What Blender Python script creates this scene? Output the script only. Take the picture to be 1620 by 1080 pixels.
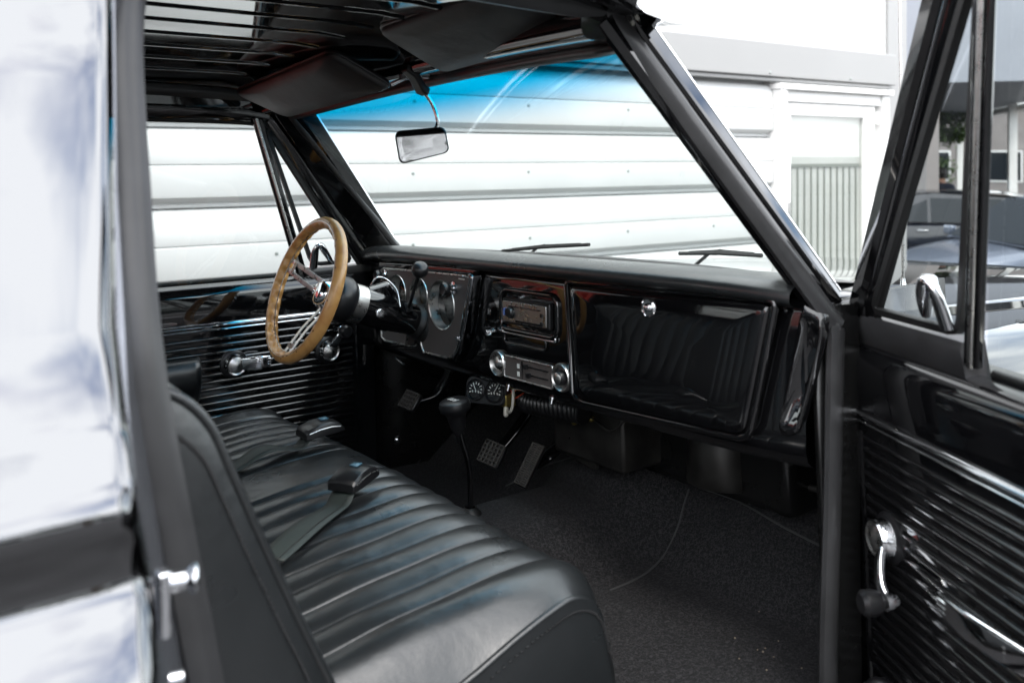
import bpy, bmesh, math, random
from mathutils import Vector, Matrix
random.seed(7)
for o in list(bpy.data.objects): bpy.data.objects.remove(o)
SC = bpy.context.scene
COL = SC.collection
V = Vector
# ------------------------------------------------------------------ camera
U0, HZ, CY, CAMZ = 810.0, 245.0, -1.60, 1.50
FPX = math.sqrt(1890 * 1010)
TH = math.atan(1890 / FPX)
RHO = math.atan(80 / math.hypot(1010, FPX))          # the truck leans a little to its driver's side
cd = bpy.data.cameras.new('camera'); cam = bpy.data.objects.new('camera', cd); COL.objects.link(cam)
cam.location = (0, CY, CAMZ); cam.rotation_euler = (math.pi / 2, 0, TH - math.pi / 2)
cd.sensor_width = 36; cd.lens = 36 * FPX / 1620; cd.shift_y = (HZ - 540) / 1620
cd.clip_start = .02; cd.clip_end = 2000
cd.dof.use_dof = True; cd.dof.focus_distance = 2.0; cd.dof.aperture_fstop = 4.0
SC.camera = cam
# ------------------------------------------------------------------ sky, sun, exposure
SUN_EL, SUN_AZ = math.radians(58), math.radians(-112)  # azimuth of the sun measured from +X to +Y
w = bpy.data.worlds.new('World'); SC.world = w; w.use_nodes = True
nt = w.node_tree; nt.nodes.clear()
out = nt.nodes.new('ShaderNodeOutputWorld'); bg = nt.nodes.new('ShaderNodeBackground')
sky = nt.nodes.new('ShaderNodeTexSky'); sky.sky_type = 'NISHITA'; sky.sun_disc = False
sky.sun_elevation = SUN_EL; sky.sun_rotation = math.pi / 2 - SUN_AZ
sky.air_density = 1.0; sky.dust_density = 2.0
tc = nt.nodes.new('ShaderNodeTexCoord'); mp = nt.nodes.new('ShaderNodeMapping'); mp.inputs['Scale'].default_value = (1, 1, 2.2)
nz = nt.nodes.new('ShaderNodeTexNoise'); nz.inputs['Scale'].default_value = 2.6; nz.inputs['Detail'].default_value = 7
rp = nt.nodes.new('ShaderNodeValToRGB'); rp.color_ramp.elements[0].position = .33; rp.color_ramp.elements[1].position = .52
mx = nt.nodes.new('ShaderNodeMix'); mx.data_type = 'RGBA'; mx.inputs['B'].default_value = (9.5, 9.7, 10, 1)
L = nt.links.new
L(tc.outputs['Generated'], mp.inputs['Vector']); L(mp.outputs['Vector'], nz.inputs['Vector']); L(nz.outputs['Fac'], rp.inputs['Fac'])
L(rp.outputs['Color'], mx.inputs['Factor']); L(sky.outputs['Color'], mx.inputs['A']); L(mx.outputs['Result'], bg.inputs['Color'])
bg.inputs['Strength'].default_value = .15
L(bg.outputs['Background'], out.inputs['Surface'])
sl = bpy.data.lights.new('sun', 'SUN'); sl.energy = .8; sl.angle = math.radians(14); sl.color = (1, .96, .9)
sun = bpy.data.objects.new('sun', sl); COL.objects.link(sun); sun.location = (0, 0, 30)
sdir = V((math.cos(SUN_EL) * math.cos(SUN_AZ), math.cos(SUN_EL) * math.sin(SUN_AZ), math.sin(SUN_EL)))
sun.rotation_euler = sdir.to_track_quat('Z', 'Y').to_euler()
vs = SC.view_settings; vs.view_transform = 'Standard'; vs.look = 'None'; vs.gamma = 1; vs.exposure = 1.6; vs.use_curve_mapping = False
SC.render.engine = 'CYCLES'
SC.cycles.max_bounces = 12; SC.cycles.transparent_max_bounces = 16
# ------------------------------------------------------------------ pixel helpers (photo pixel -> point on a known plane, truck frame)
cT, sT, cR, sR = math.cos(TH), math.sin(TH), math.cos(RHO), math.sin(RHO)
def rayw(u, v):
    r = (u - U0) / FPX; return (cT + sT * r, sT - cT * r, -(v - HZ) / FPX)
def P(u, v, x=None, y=None, z=None):
    a, b, c = rayw(u, v); a, b, c = a, b * cR - c * sR, b * sR + c * cR
    t = x / a if x is not None else ((y - CY) / b if y is not None else z / c)
    return V((t * a, CY + t * b, t * c))
def PW(u, v, z=None, d=None):                          # world frame, at height z or depth d
    a, b, c = rayw(u, v); t = (z - CAMZ) / c if z is not None else d
    return V((t * a, CY + t * b, CAMZ + t * c))
# ------------------------------------------------------------------ materials
MATS = {}
def nodes(name):
    m = bpy.data.materials.new(name); m.use_nodes = True; MATS[name] = m
    return m, m.node_tree, m.node_tree.nodes['Principled BSDF']
def mat(name, col, rough=.5, metal=0, spec=.5, coat=0, bump=None, vary=None, rvary=None, emit=None):
    """bump=(scale,strength,distance,detail) vary=(scale,amount) rvary=(scale,amount)"""
    m, t, b = nodes(name)
    b.inputs['Base Color'].default_value = (*col, 1); b.inputs['Roughness'].default_value = rough
    b.inputs['Metallic'].default_value = metal; b.inputs['Specular IOR Level'].default_value = spec
    b.inputs['Coat Weight'].default_value = coat; b.inputs['Coat Roughness'].default_value = .03
    co = t.nodes.new('ShaderNodeTexCoord')
    def noise(sc, det=4):
        n = t.nodes.new('ShaderNodeTexNoise'); n.inputs['Scale'].default_value = sc; n.inputs['Detail'].default_value = det
        t.links.new(co.outputs['Object'], n.inputs['Vector']); return n
    if bump:
        n = noise(bump[0], bump[3] if len(bump) > 3 else 3); bp = t.nodes.new('ShaderNodeBump')
        bp.inputs['Strength'].default_value = bump[1]; bp.inputs['Distance'].default_value = bump[2]
        t.links.new(n.outputs['Fac'], bp.inputs['Height']); t.links.new(bp.outputs['Normal'], b.inputs['Normal'])
    if vary:
        n = noise(vary[0], 5); r = t.nodes.new('ShaderNodeMapRange')
        r.inputs['From Min'].default_value = .3; r.inputs['From Max'].default_value = .7
        r.inputs['To Min'].default_value = 1 - vary[1]; r.inputs['To Max'].default_value = 1 + vary[1]
        x = t.nodes.new('ShaderNodeMix'); x.data_type = 'RGBA'; x.blend_type = 'MULTIPLY'; x.inputs['Factor'].default_value = 1
        x.inputs['A'].default_value = (*col, 1); t.links.new(n.outputs['Fac'], r.inputs['Value'])
        t.links.new(r.outputs['Result'], x.inputs['B']); t.links.new(x.outputs['Result'], b.inputs['Base Color'])
    if rvary:
        n = noise(rvary[0], 5); r = t.nodes.new('ShaderNodeMapRange')
        r.inputs['From Min'].default_value = .3; r.inputs['From Max'].default_value = .7
        r.inputs['To Min'].default_value = max(.01, rough - rvary[1]); r.inputs['To Max'].default_value = rough + rvary[1]
        t.links.new(n.outputs['Fac'], r.inputs['Value']); t.links.new(r.outputs['Result'], b.inputs['Roughness'])
    if emit:
        b.inputs['Emission Color'].default_value = (*emit[0], 1); b.inputs['Emission Strength'].default_value = emit[1]
    return m
mat('paint', (.0035, .0035, .004), .05, spec=.6, coat=.6, bump=(5, .006, .004), rvary=(14, .02))
mat('paint_dull', (.006, .006, .006), .28, bump=(40, .05, .002), rvary=(9, .08))
mat('reflection_paint', (.2, .201, .205), .04, metal=1, bump=(4, .04, .012))  # silver metal colour stands in for bright reflections on the black near corner
mat('mirror', (.8, .8, .8), .01, metal=1)
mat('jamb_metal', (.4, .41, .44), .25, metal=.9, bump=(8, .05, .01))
mat('paint_rib', (.004, .004, .0045), .09, spec=1, coat=1)
mat('rubber', (.026, .026, .027), .3, bump=(60, .08, .002), vary=(12, .3))
mat('rubber_black', (.008, .008, .008), .5, bump=(80, .1, .002))
mat('chrome', (.82, .83, .85), .07, metal=1, rvary=(20, .04))
mat('brushed', (.62, .61, .59), .3, metal=1, rvary=(60, .08))
mat('plastic', (.009, .009, .01), .32, bump=(300, .08, .0005))
mat('face', (.085, .074, .07), .42, bump=(400, .1, .0004))
mat('gauge_dark', (.01, .01, .011), .25)
mat('white_mark', (.75, .75, .72), .5)
mat('red_mark', (.55, .06, .02), .4)
mat('orange_mark', (.7, .14, .03), .4)
mat('brass', (.32, .25, .08), .35, metal=.8)
mat('white_hose', (.5, .48, .42), .4)
mat('blue_lens', (.12, .2, .5), .15, coat=.5)
mat('belt_web', (.022, .03, .027), .62, bump=(500, .25, .0006))
mat('buckle_blue', (.09, .19, .25), .3)
mat('dark_chrome', (.3, .31, .33), .08, metal=1)
mat('reflection_grey', (.25, .27, .25), .5)
mat('metal_worn', (.035, .033, .031), .42, metal=.5, vary=(14, .5), rvary=(20, .15))
mat('pad_rubber', (.05, .045, .04), .55, vary=(30, .4))
mat('siding', (.62, .63, .62), .42, bump=(3, .08, .02), vary=(2.2, .05), rvary=(4, .1))
mat('fascia', (.31, .31, .305), .4, bump=(2, .05, .02), vary=(1.5, .02))
mat('white_frame', (.82, .82, .8), .35, vary=(6, .03))
mat('screw', (.33, .36, .34), .4, metal=.6)
mat('asphalt', (.055, .055, .057), .85, bump=(60, .6, .01, 6), vary=(3, .25))
mat('concrete', (.36, .35, .33), .8, bump=(30, .3, .01, 6), vary=(2, .15))
mat('red_wall', (.42, .06, .045), .55, bump=(10, .1, .01), vary=(2, .15))
mat('car_silver', (.11, .13, .17), .25, metal=.35, coat=.5)
mat('binding', (.045, .045, .046), .6)
mat('car_dark', (.008, .010, .016), .15, coat=.4)
mat('car_glass', (.012, .016, .02), .05, spec=.25)
mat('tyre', (.012, .012, .012), .75, bump=(60, .2, .004))
mat('tail', (.4, .02, .02), .2)
mat('lamp', (.75, .78, .8), .1, coat=1)
mat('bark', (.11, .075, .05), .85, bump=(20, .8, .03, 5), vary=(5, .3))
mat('leaf', (.075, .125, .03), .55, vary=(1.5, .45))
mat('leaf_dark', (.03, .06, .022), .6, vary=(1.5, .4))
mat('leaf_yellow', (.20, .17, .03), .55, vary=(2, .4))
mat('cloth_dark', (.012, .016, .028), .85, bump=(40, .3, .01))
mat('skin', (.45, .25, .17), .5)
mat('hair', (.01, .008, .007), .6)
mat('grey_siding', (.24, .255, .285), .5, bump=(4, .05, .02), vary=(1.5, .05))
mat('shade_wall', (.22, .2, .19), .7, vary=(1.5, .1))
mat('brick', (.32, .12, .08), .8, vary=(8, .25))
mat('iron', (.01, .01, .01), .45)
mat('red_steel', (.45, .035, .02), .35, coat=.3, vary=(3, .15), rvary=(8, .1))
mat('grit', (.2, .16, .12), .9)
# vinyl with a leather grain
def vinyl(name, col, rough):
    m, t, b = nodes(name)
    b.inputs['Base Color'].default_value = (*col, 1); b.inputs['Specular IOR Level'].default_value = .85
    co = t.nodes.new('ShaderNodeTexCoord')
    v = t.nodes.new('ShaderNodeTexVoronoi'); v.feature = 'DISTANCE_TO_EDGE'; v.inputs['Scale'].default_value = 420
    n2 = t.nodes.new('ShaderNodeTexNoise'); n2.inputs['Scale'].default_value = 26; n2.inputs['Detail'].default_value = 4
    n3 = t.nodes.new('ShaderNodeTexNoise'); n3.inputs['Scale'].default_value = 7; n3.inputs['Detail'].default_value = 5
    for n in (v, n2, n3): t.links.new(co.outputs['Object'], n.inputs['Vector'])
    b1 = t.nodes.new('ShaderNodeBump'); b1.inputs['Strength'].default_value = .22; b1.inputs['Distance'].default_value = .0006
    b2 = t.nodes.new('ShaderNodeBump'); b2.inputs['Strength'].default_value = .16; b2.inputs['Distance'].default_value = .008
    t.links.new(v.outputs['Distance'], b1.inputs['Height']); t.links.new(n2.outputs['Fac'], b2.inputs['Height'])
    t.links.new(b2.outputs['Normal'], b1.inputs['Normal']); t.links.new(b1.outputs['Normal'], b.inputs['Normal'])
    r = t.nodes.new('ShaderNodeMapRange'); r.inputs['From Min'].default_value = .3; r.inputs['From Max'].default_value = .7
    r.inputs['To Min'].default_value = rough - .06; r.inputs['To Max'].default_value = rough + .06
    t.links.new(n3.outputs['Fac'], r.inputs['Value']); t.links.new(r.outputs['Result'], b.inputs['Roughness'])
vinyl('vinyl', (.011, .0125, .0135), .31)
vinyl('vinyl_visor', (.014, .013, .013), .5)
# loop carpet
m, t, b = nodes('carpet'); co = t.nodes.new('ShaderNodeTexCoord')
vo = t.nodes.new('ShaderNodeTexVoronoi'); vo.inputs['Scale'].default_value = 260
n0 = t.nodes.new('ShaderNodeTexNoise'); n0.inputs['Scale'].default_value = 190; n0.inputs['Detail'].default_value = 4; n0.inputs['Distortion'].default_value = 1.2
n1 = t.nodes.new('ShaderNodeTexNoise'); n1.inputs['Scale'].default_value = 5
for n in (vo, n0, n1): t.links.new(co.outputs['Object'], n.inputs['Vector'])
bp = t.nodes.new('ShaderNodeBump'); bp.inputs['Strength'].default_value = 1; bp.inputs['Distance'].default_value = .006
t.links.new(n0.outputs['Fac'], bp.inputs['Height']); t.links.new(bp.outputs['Normal'], b.inputs['Normal'])
cr = t.nodes.new('ShaderNodeValToRGB'); cr.color_ramp.elements[0].color = (.004, .004, .005, 1); cr.color_ramp.elements[1].color = (.034, .032, .035, 1)
cr.color_ramp.elements[0].position = .46; cr.color_ramp.elements[1].position = .62
t.links.new(n0.outputs['Fac'], cr.inputs['Fac']); t.links.new(cr.outputs['Color'], b.inputs['Base Color']); b.inputs['Roughness'].default_value = .9
# wood rim
m, t, b = nodes('wood'); co = t.nodes.new('ShaderNodeTexCoord'); n = t.nodes.new('ShaderNodeTexNoise')
n.inputs['Scale'].default_value = 14; n.inputs['Detail'].default_value = 8; n.inputs['Distortion'].default_value = 1.5
cr = t.nodes.new('ShaderNodeValToRGB'); e = cr.color_ramp.elements; e[0].position = .25; e[0].color = (.40, .175, .05, 1); e[1].position = .75; e[1].color = (.64, .36, .125, 1)
t.links.new(co.outputs['Object'], n.inputs['Vector']); t.links.new(n.outputs['Fac'], cr.inputs['Fac']); t.links.new(cr.outputs['Color'], b.inputs['Base Color'])
b.inputs['Roughness'].default_value = .35; b.inputs['Coat Weight'].default_value = .4; b.inputs['Coat Roughness'].default_value = .15
# glass: transparent sheet with a fresnel gloss; optional tint that deepens towards the top of the sheet
def glass(name, tint=(.93, .96, .95), band=None, refl=None, rough=.0):
    m = bpy.data.materials.new(name); m.use_nodes = True; MATS[name] = m; t = m.node_tree; t.nodes.clear()
    o = t.nodes.new('ShaderNodeOutputMaterial'); mix = t.nodes.new('ShaderNodeMixShader')
    tr = t.nodes.new('ShaderNodeBsdfTransparent'); gl = t.nodes.new('ShaderNodeBsdfGlossy'); gl.inputs['Roughness'].default_value = rough
    tr.inputs['Color'].default_value = (*tint, 1)
    if refl is None:
        lw = t.nodes.new('ShaderNodeLayerWeight'); pw = t.nodes.new('ShaderNodeMath'); pw.operation = 'POWER'; pw.inputs[1].default_value = 5
        ma = t.nodes.new('ShaderNodeMath'); ma.operation = 'MULTIPLY_ADD'; ma.inputs[1].default_value = .93; ma.inputs[2].default_value = .055
        t.links.new(lw.outputs['Facing'], pw.inputs[0]); t.links.new(pw.outputs[0], ma.inputs[0]); t.links.new(ma.outputs[0], mix.inputs['Fac'])
    else: mix.inputs['Fac'].default_value = refl
    if band:
        co = t.nodes.new('ShaderNodeTexCoord'); sp = t.nodes.new('ShaderNodeSeparateXYZ'); cr = t.nodes.new('ShaderNodeValToRGB')
        t.links.new(co.outputs['Generated'], sp.inputs['Vector']); t.links.new(sp.outputs['Z'], cr.inputs['Fac']); t.links.new(cr.outputs['Color'], tr.inputs['Color'])
        e = cr.color_ramp.elements; e[0].position = band[0]; e[0].color = (*tint, 1); e[1].position = band[1]; e[1].color = (*band[2], 1)
        cr.color_ramp.interpolation = 'EASE'
    t.links.new(tr.outputs['BSDF'], mix.inputs[1]); t.links.new(gl.outputs['BSDF'], mix.inputs[2]); t.links.new(mix.outputs['Shader'], o.inputs['Surface'])
glass('glass'); glass('windshield_glass', (.92, .97, .95), (.72, .93, (.0, .36, .62)))
glass('door_glass', (.92, .93, .915), refl=.09); glass('cab_glass', (.80, .84, .83)); glass('gauge_glass', (.95, .95, .95))
# ------------------------------------------------------------------ mesh helpers
ORIG = {}
def cr_path(pts, n=6, closed=False):
    pts = [V(p) for p in pts]; N = len(pts); res = []
    for i in range(N if closed else N - 1):
        g = (lambda k: pts[k % N]) if closed else (lambda k: pts[min(max(k, 0), N - 1)])
        a, b, c, d = g(i - 1), g(i), g(i + 1), g(i + 2)
        for k in range(n):
            s = k / n
            res.append(.5 * ((2 * b) + (c - a) * s + (2 * a - 5 * b + 4 * c - d) * s * s + (3 * b - a - 3 * c + d) * s ** 3))
    if not closed: res.append(pts[-1])
    return res
def circ(r, n=12, ry=None): return [(r * math.cos(2 * math.pi * k / n), (ry or r) * math.sin(2 * math.pi * k / n)) for k in range(n)]
def rrect(w, h, r, n=4):
    p = []
    for cx, cy, a0 in ((w / 2 - r, h / 2 - r, 0), (-w / 2 + r, h / 2 - r, 90), (-w / 2 + r, -h / 2 + r, 180), (w / 2 - r, -h / 2 + r, 270)):
        for k in range(n + 1):
            a = math.radians(a0 + 90 * k / n); p.append((cx + r * math.cos(a), cy + r * math.sin(a)))
    return p
class G:
    def __init__(s): s.v = []; s.f = []; s.m = []; s.cur = 0
    def add(s, vs, fs):
        o = len(s.v); s.v += [tuple(x) for x in vs]; s.f += [tuple(i + o for i in f) for f in fs]; s.m += [s.cur] * len(fs); return s
    def mi(s, k): s.cur = k; return s
    def box(s, c, d, R=None):
        c = V(c); vs = [V((x * d[0] / 2, y * d[1] / 2, z * d[2] / 2)) for x in (-1, 1) for y in (-1, 1) for z in (-1, 1)]
        if R is not None: vs = [R @ p for p in vs]
        return s.add([p + c for p in vs], [(0, 1, 3, 2), (4, 6, 7, 5), (0, 4, 5, 1), (2, 3, 7, 6), (0, 2, 6, 4), (1, 5, 7, 3)])
    def rings(s, R, cr=True, caps=True, closed=False):
        n = len(R[0]); vs = [p for r in R for p in r]; fs = []; m = len(R)
        for i in range(m if closed else m - 1):
            j = (i + 1) % m
            for k in range(n if cr else n - 1):
                l = (k + 1) % n; fs.append((i * n + k, i * n + l, j * n + l, j * n + k))
        if caps and cr and not closed: fs += [tuple(range(n - 1, -1, -1)), tuple((m - 1) * n + k for k in range(n))]
        return s.add(vs, fs)
    def sweep(s, path, sec, up=(0, 0, 1), closed=False, caps=True, scale=None, cr=True):
        path = [V(p) for p in path]; up = V(up); R = []; N = len(path)
        for i, p in enumerate(path):
            a = path[(i - 1) % N] if (closed or i) else p; b = path[(i + 1) % N] if (closed or i < N - 1) else p
            t = (b - a).normalized(); sd = t.cross(up)
            if sd.length < 1e-4: sd = t.cross(V((1, 0, 0)))
            sd.normalize(); uv = sd.cross(t); k = scale[i] if scale else 1
            R.append([p + sd * (x * k) + uv * (y * k) for x, y in sec])
        return s.rings(R, cr, caps, closed)
    def tube(s, path, r, n=10, closed=False, scale=None, up=(0, 0, 1)): return s.sweep(path, circ(r, n), up, closed, True, scale)
    def lathe(s, prof, o, ax, n=24, caps=True):
        o = V(o); ax = V(ax).normalized(); a = ax.orthogonal().normalized(); b = ax.cross(a)
        return s.rings([[o + ax * h + (a * math.cos(2 * math.pi * k / n) + b * math.sin(2 * math.pi * k / n)) * r for k in range(n)] for r, h in prof], True, caps)
    def grid(s, rows): return s.rings(rows, False, False)
    def plate(s, pts, nrm, th):
        n = V(nrm) * th; pts = [V(p) for p in pts]; return s.rings([pts, [p + n for p in pts]])
def build(name, g, mats, parent=None, smooth=48, bev=0, org=None, segs=2, kind=None, sub=0, solid=0):
    me = bpy.data.meshes.new(name); vs = [V(p) for p in g.v]
    lo = V([min(p[i] for p in vs) for i in range(3)]); hi = V([max(p[i] for p in vs) for i in range(3)])
    c = V(org) if org is not None else V(((lo.x + hi.x) / 2, (lo.y + hi.y) / 2, lo.z))
    me.from_pydata([p - c for p in vs], [], g.f)
    for mm in ([mats] if isinstance(mats, str) else mats): me.materials.append(MATS[mm])
    for p, k in zip(me.polygons, g.m): p.material_index = k
    bm = bmesh.new(); bm.from_mesh(me); bmesh.ops.recalc_face_normals(bm, faces=bm.faces); bm.to_mesh(me); bm.free()
    if smooth:
        me.shade_smooth(); me.set_sharp_from_angle(angle=math.radians(smooth))
    o = bpy.data.objects.new(name, me); COL.objects.link(o); ORIG[o] = c
    place(o, c, parent)
    if solid: md = o.modifiers.new('solid', 'SOLIDIFY'); md.thickness = solid; md.offset = 0
    if bev:
        md = o.modifiers.new('bevel', 'BEVEL'); md.width = bev; md.segments = segs; md.limit_method = 'ANGLE'; md.angle_limit = math.radians(40); md.harden_normals = False
    if sub: md = o.modifiers.new('sub', 'SUBSURF'); md.levels = sub; md.render_levels = sub
    if kind: o['kind'] = kind
    return o
def place(o, c, parent):
    if parent: o.parent = parent; o.location = V(c) - ORIG[parent]
    else: o.location = c
def copy(o, c, parent):
    n = o.copy(); COL.objects.link(n); ORIG[n] = V(c); place(n, c, parent); return n
def empty(name, c, parent=None):
    o = bpy.data.objects.new(name, None); COL.objects.link(o); o.empty_display_size = .1; ORIG[o] = V(c); place(o, c, parent); return o
def tag(o, label, cat, group=None):
    o['label'] = label; o['category'] = cat
    if group: o['group'] = group
    return o
# ================================================================== SETTING: ground
def gz(x, y): # the lot falls away beyond the front of the building
    k = min(max((x - 6.5) / 7.0, 0), 1); return -.55 * k * k * (3 - 2 * k)
g = G()
xs = [-900, -60, -20, -8, -2, 2, 5, 6, 6.5, 7, 7.5, 8, 8.5, 9, 9.5, 10, 10.5, 11, 11.5, 12, 12.5, 13, 13.5, 14, 20, 60, 900]
g.grid([[V((x, y, gz(x, y))) for y in (-900, -40, -12, -4, 0, 4, 12, 40, 900)] for x in xs])
build('ground', g, 'asphalt', org=(0, 0, 0))['kind'] = 'structure'
# ================================================================== THE TRUCK (truck frame: x forward, y to driver's side, z up from eye level)
TO = V((1.2, 0, -1.43))
RX = Matrix.Rotation(-RHO, 3, 'X')
truck = bpy.data.objects.new('pickup_truck', None); COL.objects.link(truck); ORIG[truck] = TO
truck.rotation_euler = (-RHO, 0, 0); truck.location = V((0, CY, CAMZ)) + RX @ (TO - V((0, CY, 0)))
tag(truck, 'black vintage pickup truck with its passenger door open, bench seat and wooden steering wheel', 'pickup truck')
def T(name, g, m, par=None, **k): return build(name, g, m, par or truck, **k)
def mir(p): return V((p[0], -p[1], p[2]))
# ---- roof
def roof_z(x, y):
    z = .315 - .03 * (y / .66) ** 2
    if x > .72: z -= .9 * (x - .72) ** 2 + .10 * (x - .72)
    if x < .1: z -= 1.2 * (.1 - x) ** 2
    return z
def roof_row(f, off=0, n=24, ymax=.655):
    return [V((f, -ymax + 2 * ymax * k / n, roof_z(f, -ymax + 2 * ymax * k / n) + off)) for k in range(n + 1)]
g = G(); g.grid([roof_row(-.05 + .98 * i / 22) for i in range(23)])
roof = T('roof_liner', g, 'paint', smooth=60)
for k in range(9):                                      # pressed beads running front to back
    y = -.50 + .125 * k; g = G()
    g.sweep([V((x, y, roof_z(x, y) + .001)) for x in [.0 + .76 * i / 14 for i in range(15)]], [(-.011, .002), (-.006, -.0035), (0, -.005), (.006, -.0035), (.011, .002)], cr=False, caps=False)
    T('roof_bead', g, 'paint', roof)
g = G()
rows = []
for i in range(25):
    x = -.09 + 1.06 * i / 24; e = max(0, abs(i - 12) / 12); dz = .055 - .05 * e ** 6
    rows.append([V((x, y, min(roof_z(min(max(x, 0), .9), y), .4) + dz * (1 - (abs(y) / .73) ** 8))) for y in [-.73 + 1.46 * k / 28 for k in range(29)]])
g.grid(rows); T('roof_skin', g, 'paint', smooth=60)
for sy in (1, -1):                                      # side rails above the doors
    g = G(); pth = cr_path([(-.03, sy * .675, .275), (.2, sy * .672, .30), (.5, sy * .668, .306), (.75, sy * .665, .30), (.90, sy * .655, .278)], 6)
    g.sweep(pth, rrect(.07, .06, .02)); T('roof_rail', g, 'paint')
# ---- windshield header, pillars, glass
WT = lambda y: V((.985 - .075 * (y / .64) ** 2, y, .238 - .03 * (y / .64) ** 2))
WB = lambda y: V((1.43 - .17 * (y / .70) ** 2, y, -.185 + .008 * (y / .7) ** 2))
g = G(); g.sweep([WT(-.66 + 1.32 * k / 24) + V((-.03, 0, .028)) for k in range(25)], rrect(.10, .045, .018)); T('windshield_header', g, 'paint')
g = G(); rows = []
for i in range(15):
    a = i / 14; rows.append([WT(-.64 + 1.28 * k / 30).lerp(WB(-.7 + 1.4 * k / 30), a) + V((.02 * math.sin(math.pi * a), 0, 0)) for k in range(31)])
g.grid(rows); ws = T('windshield', g, 'windshield_glass', smooth=90)
loop = [WT(-.64 + 1.28 * k / 20) for k in range(21)] + [WT(.64).lerp(WB(.7), k / 8) for k in range(1, 8)] + [WB(.7 - 1.4 * k / 20) for k in range(21)] + [WB(-.7).lerp(WT(-.64), k / 8) for k in range(1, 8)]
g = G(); g.sweep(loop, circ(.013, 8), up=(.75, 0, .6), closed=True); T('windshield_gasket', g, 'rubber', ws)
for sy in (1, -1):
    a, b = V((.90, sy * .675, .235)), V((1.255, sy * .765, -.21)); d = (b - a).normalized()
    nrm = V((0, sy, .25)).normalized(); fw = d.cross(nrm).normalized();  fw = fw if fw.x > 0 else -fw
    g = G(); R = []
    for k in range(9):
        p = a.lerp(b, k / 8) - d * .03 * (k == 0); w0, w1 = -.035, .062 - .012 * k / 8
        sec = [(.014, -.06), (w0, -.026), (w0, -.018), (w0 + .01, -.010), (.012, -.008), (.016, -.002), (.022, -.002), (.026, -.008), (w1 - .008, -.012), (w1, -.022), (w1 - .012, -.06)]
        R.append([p + fw * x + nrm * y for x, y in sec])
    g.rings(R); pil = T('a_pillar', g, 'paint', smooth=30)
    g = G(); g.tube([a.lerp(b, k / 8) + fw * (.060 - .012 * k / 8) - nrm * .018 for k in range(9)], .005, 8); T('pillar_moulding', g, 'chrome', pil)
# ---- door weather seals round each door opening
SEAL = [(.29, -.795, -1.0), (.262, -.795, -.6), (.232, -.785, -.394), (.199, -.765, -.165), (.199, -.715, .008), (.205, -.672, .18), (.235, -.655, .250), (.34, -.648, .268), (.55, -.645, .268), (.75, -.645, .262), (.858, -.650, .256), (.890, -.658, .238), (1.02, -.708, .05), (1.205, -.772, -.205), (1.222, -.778, -.235), (1.215, -.78, -.29), (1.19, -.782, -.5), (1.157, -.785, -.757), (1.145, -.79, -1.0)]
for sy in (1, -1):
    pth = cr_path([V((x, -sy * y, z)) for x, y, z in SEAL], 5); g = G()
    g.sweep(pth, [(-.016, -.004), (-.016, .004), (-.008, .011), (-.002, .008), (.004, .013), (.013, .008), (.016, 0), (.013, -.008), (.004, -.011), (-.008, -.009)], up=(0, 1, .15)); T('door_seal', g, 'rubber')
    # jamb posts behind the seals
    g = G(); g.sweep([V((1.25, sy * .772, -.20)), V((1.245, sy * .775, -.3)), V((1.22, sy * .778, -.55)), V((1.19, sy * .782, -1.02))], rrect(.018, .075, .006), up=(1, 0, 0)); T('hinge_pillar', g, 'paint_dull')
    g = G(); rows = []
    for (xs_, y, z) in ((.235, .655, .27), (.19, .675, .18), (.185, .715, .008), (.185, .765, -.165), (.215, .785, -.394), (.245, .795, -.6), (.27, .80, -1.02)):
        yo = y + .10 if z > -.2 else .93; xe = (.206 if z > -.12 else .206 + .04 * min(1, (-.12 - z) / .2)) * (1.6 - yo); xs_ -= .004
        rows.append([V((xs_ + .01, sy * (y - .06), z)), V((xs_ + .004, sy * (y + .012), z)), V((xs_ - .006, sy * (y + .03), z)), V((xe + .012, sy * (yo - .045), z)), V((xe - .004, sy * (yo - .05), z)), V((xe - .006, sy * (yo - .02), z)), V((xe - .1, sy * (yo - .03), z)), V((xe - .1, sy * (y - .06), z))])
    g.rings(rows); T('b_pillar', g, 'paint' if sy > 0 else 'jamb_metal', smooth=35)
# ---- cab corner and rear wall
YS = [(.36, .60), (.30, .70), (.2, .765), (.1, .795), (0, .82), (-.1, .85), (-.165, .872), (-.18, .885), (-.20, .910), (-.219, .925), (-.228, .926), (-.24, .921), (-.272, .904), (-.281, .905), (-.29, .911), (-.33, .945), (-.36, .956), (-.42, .962), (-.58, .962), (-.62, .95), (-.66, .962), (-.9, .955), (-1.02, .93)]
for sy in (1, -1):
    g = G(); rows = []
    for z, y in YS:
        bx = .0 if z < -.24 else .0
        xe = (.206 if z > -.12 else .206 + .04 * min(1, (-.12 - z) / .2)) * (1.6 - y)
        rows.append([V((xe, sy * (y - .035), z)), V((xe + .003, sy * (y - .012), z)), V((xe - .006, sy * y, z)), V((xe - .014, sy * (y + .0015), z)), V((xe - .03, sy * (y + .0025), z)), V((.05, sy * (y + .004), z)), V((-.02, sy * (y - .004), z)), V((-.06, sy * (y - .03), z)), V((-.09, sy * (y - .09), z))])
    g.grid(rows); cc = T('cab_corner', g, 'paint' if sy > 0 else 'reflection_paint', smooth=50)
g = G().mi(0)
for z0, z1 in ((-1.02, -.2), (.2, .33)): g.box((-.10, 0, (z0 + z1) / 2), (.03, 1.75, z1 - z0))
for sy in (1, -1): g.box((-.10, sy * .70, 0), (.03, .34, .4))
rw = T('rear_wall', g, 'paint')
g = G(); g.box((-.10, 0, 0), (.006, 1.06, .4)); T('rear_window', g, 'glass', rw)
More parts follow.
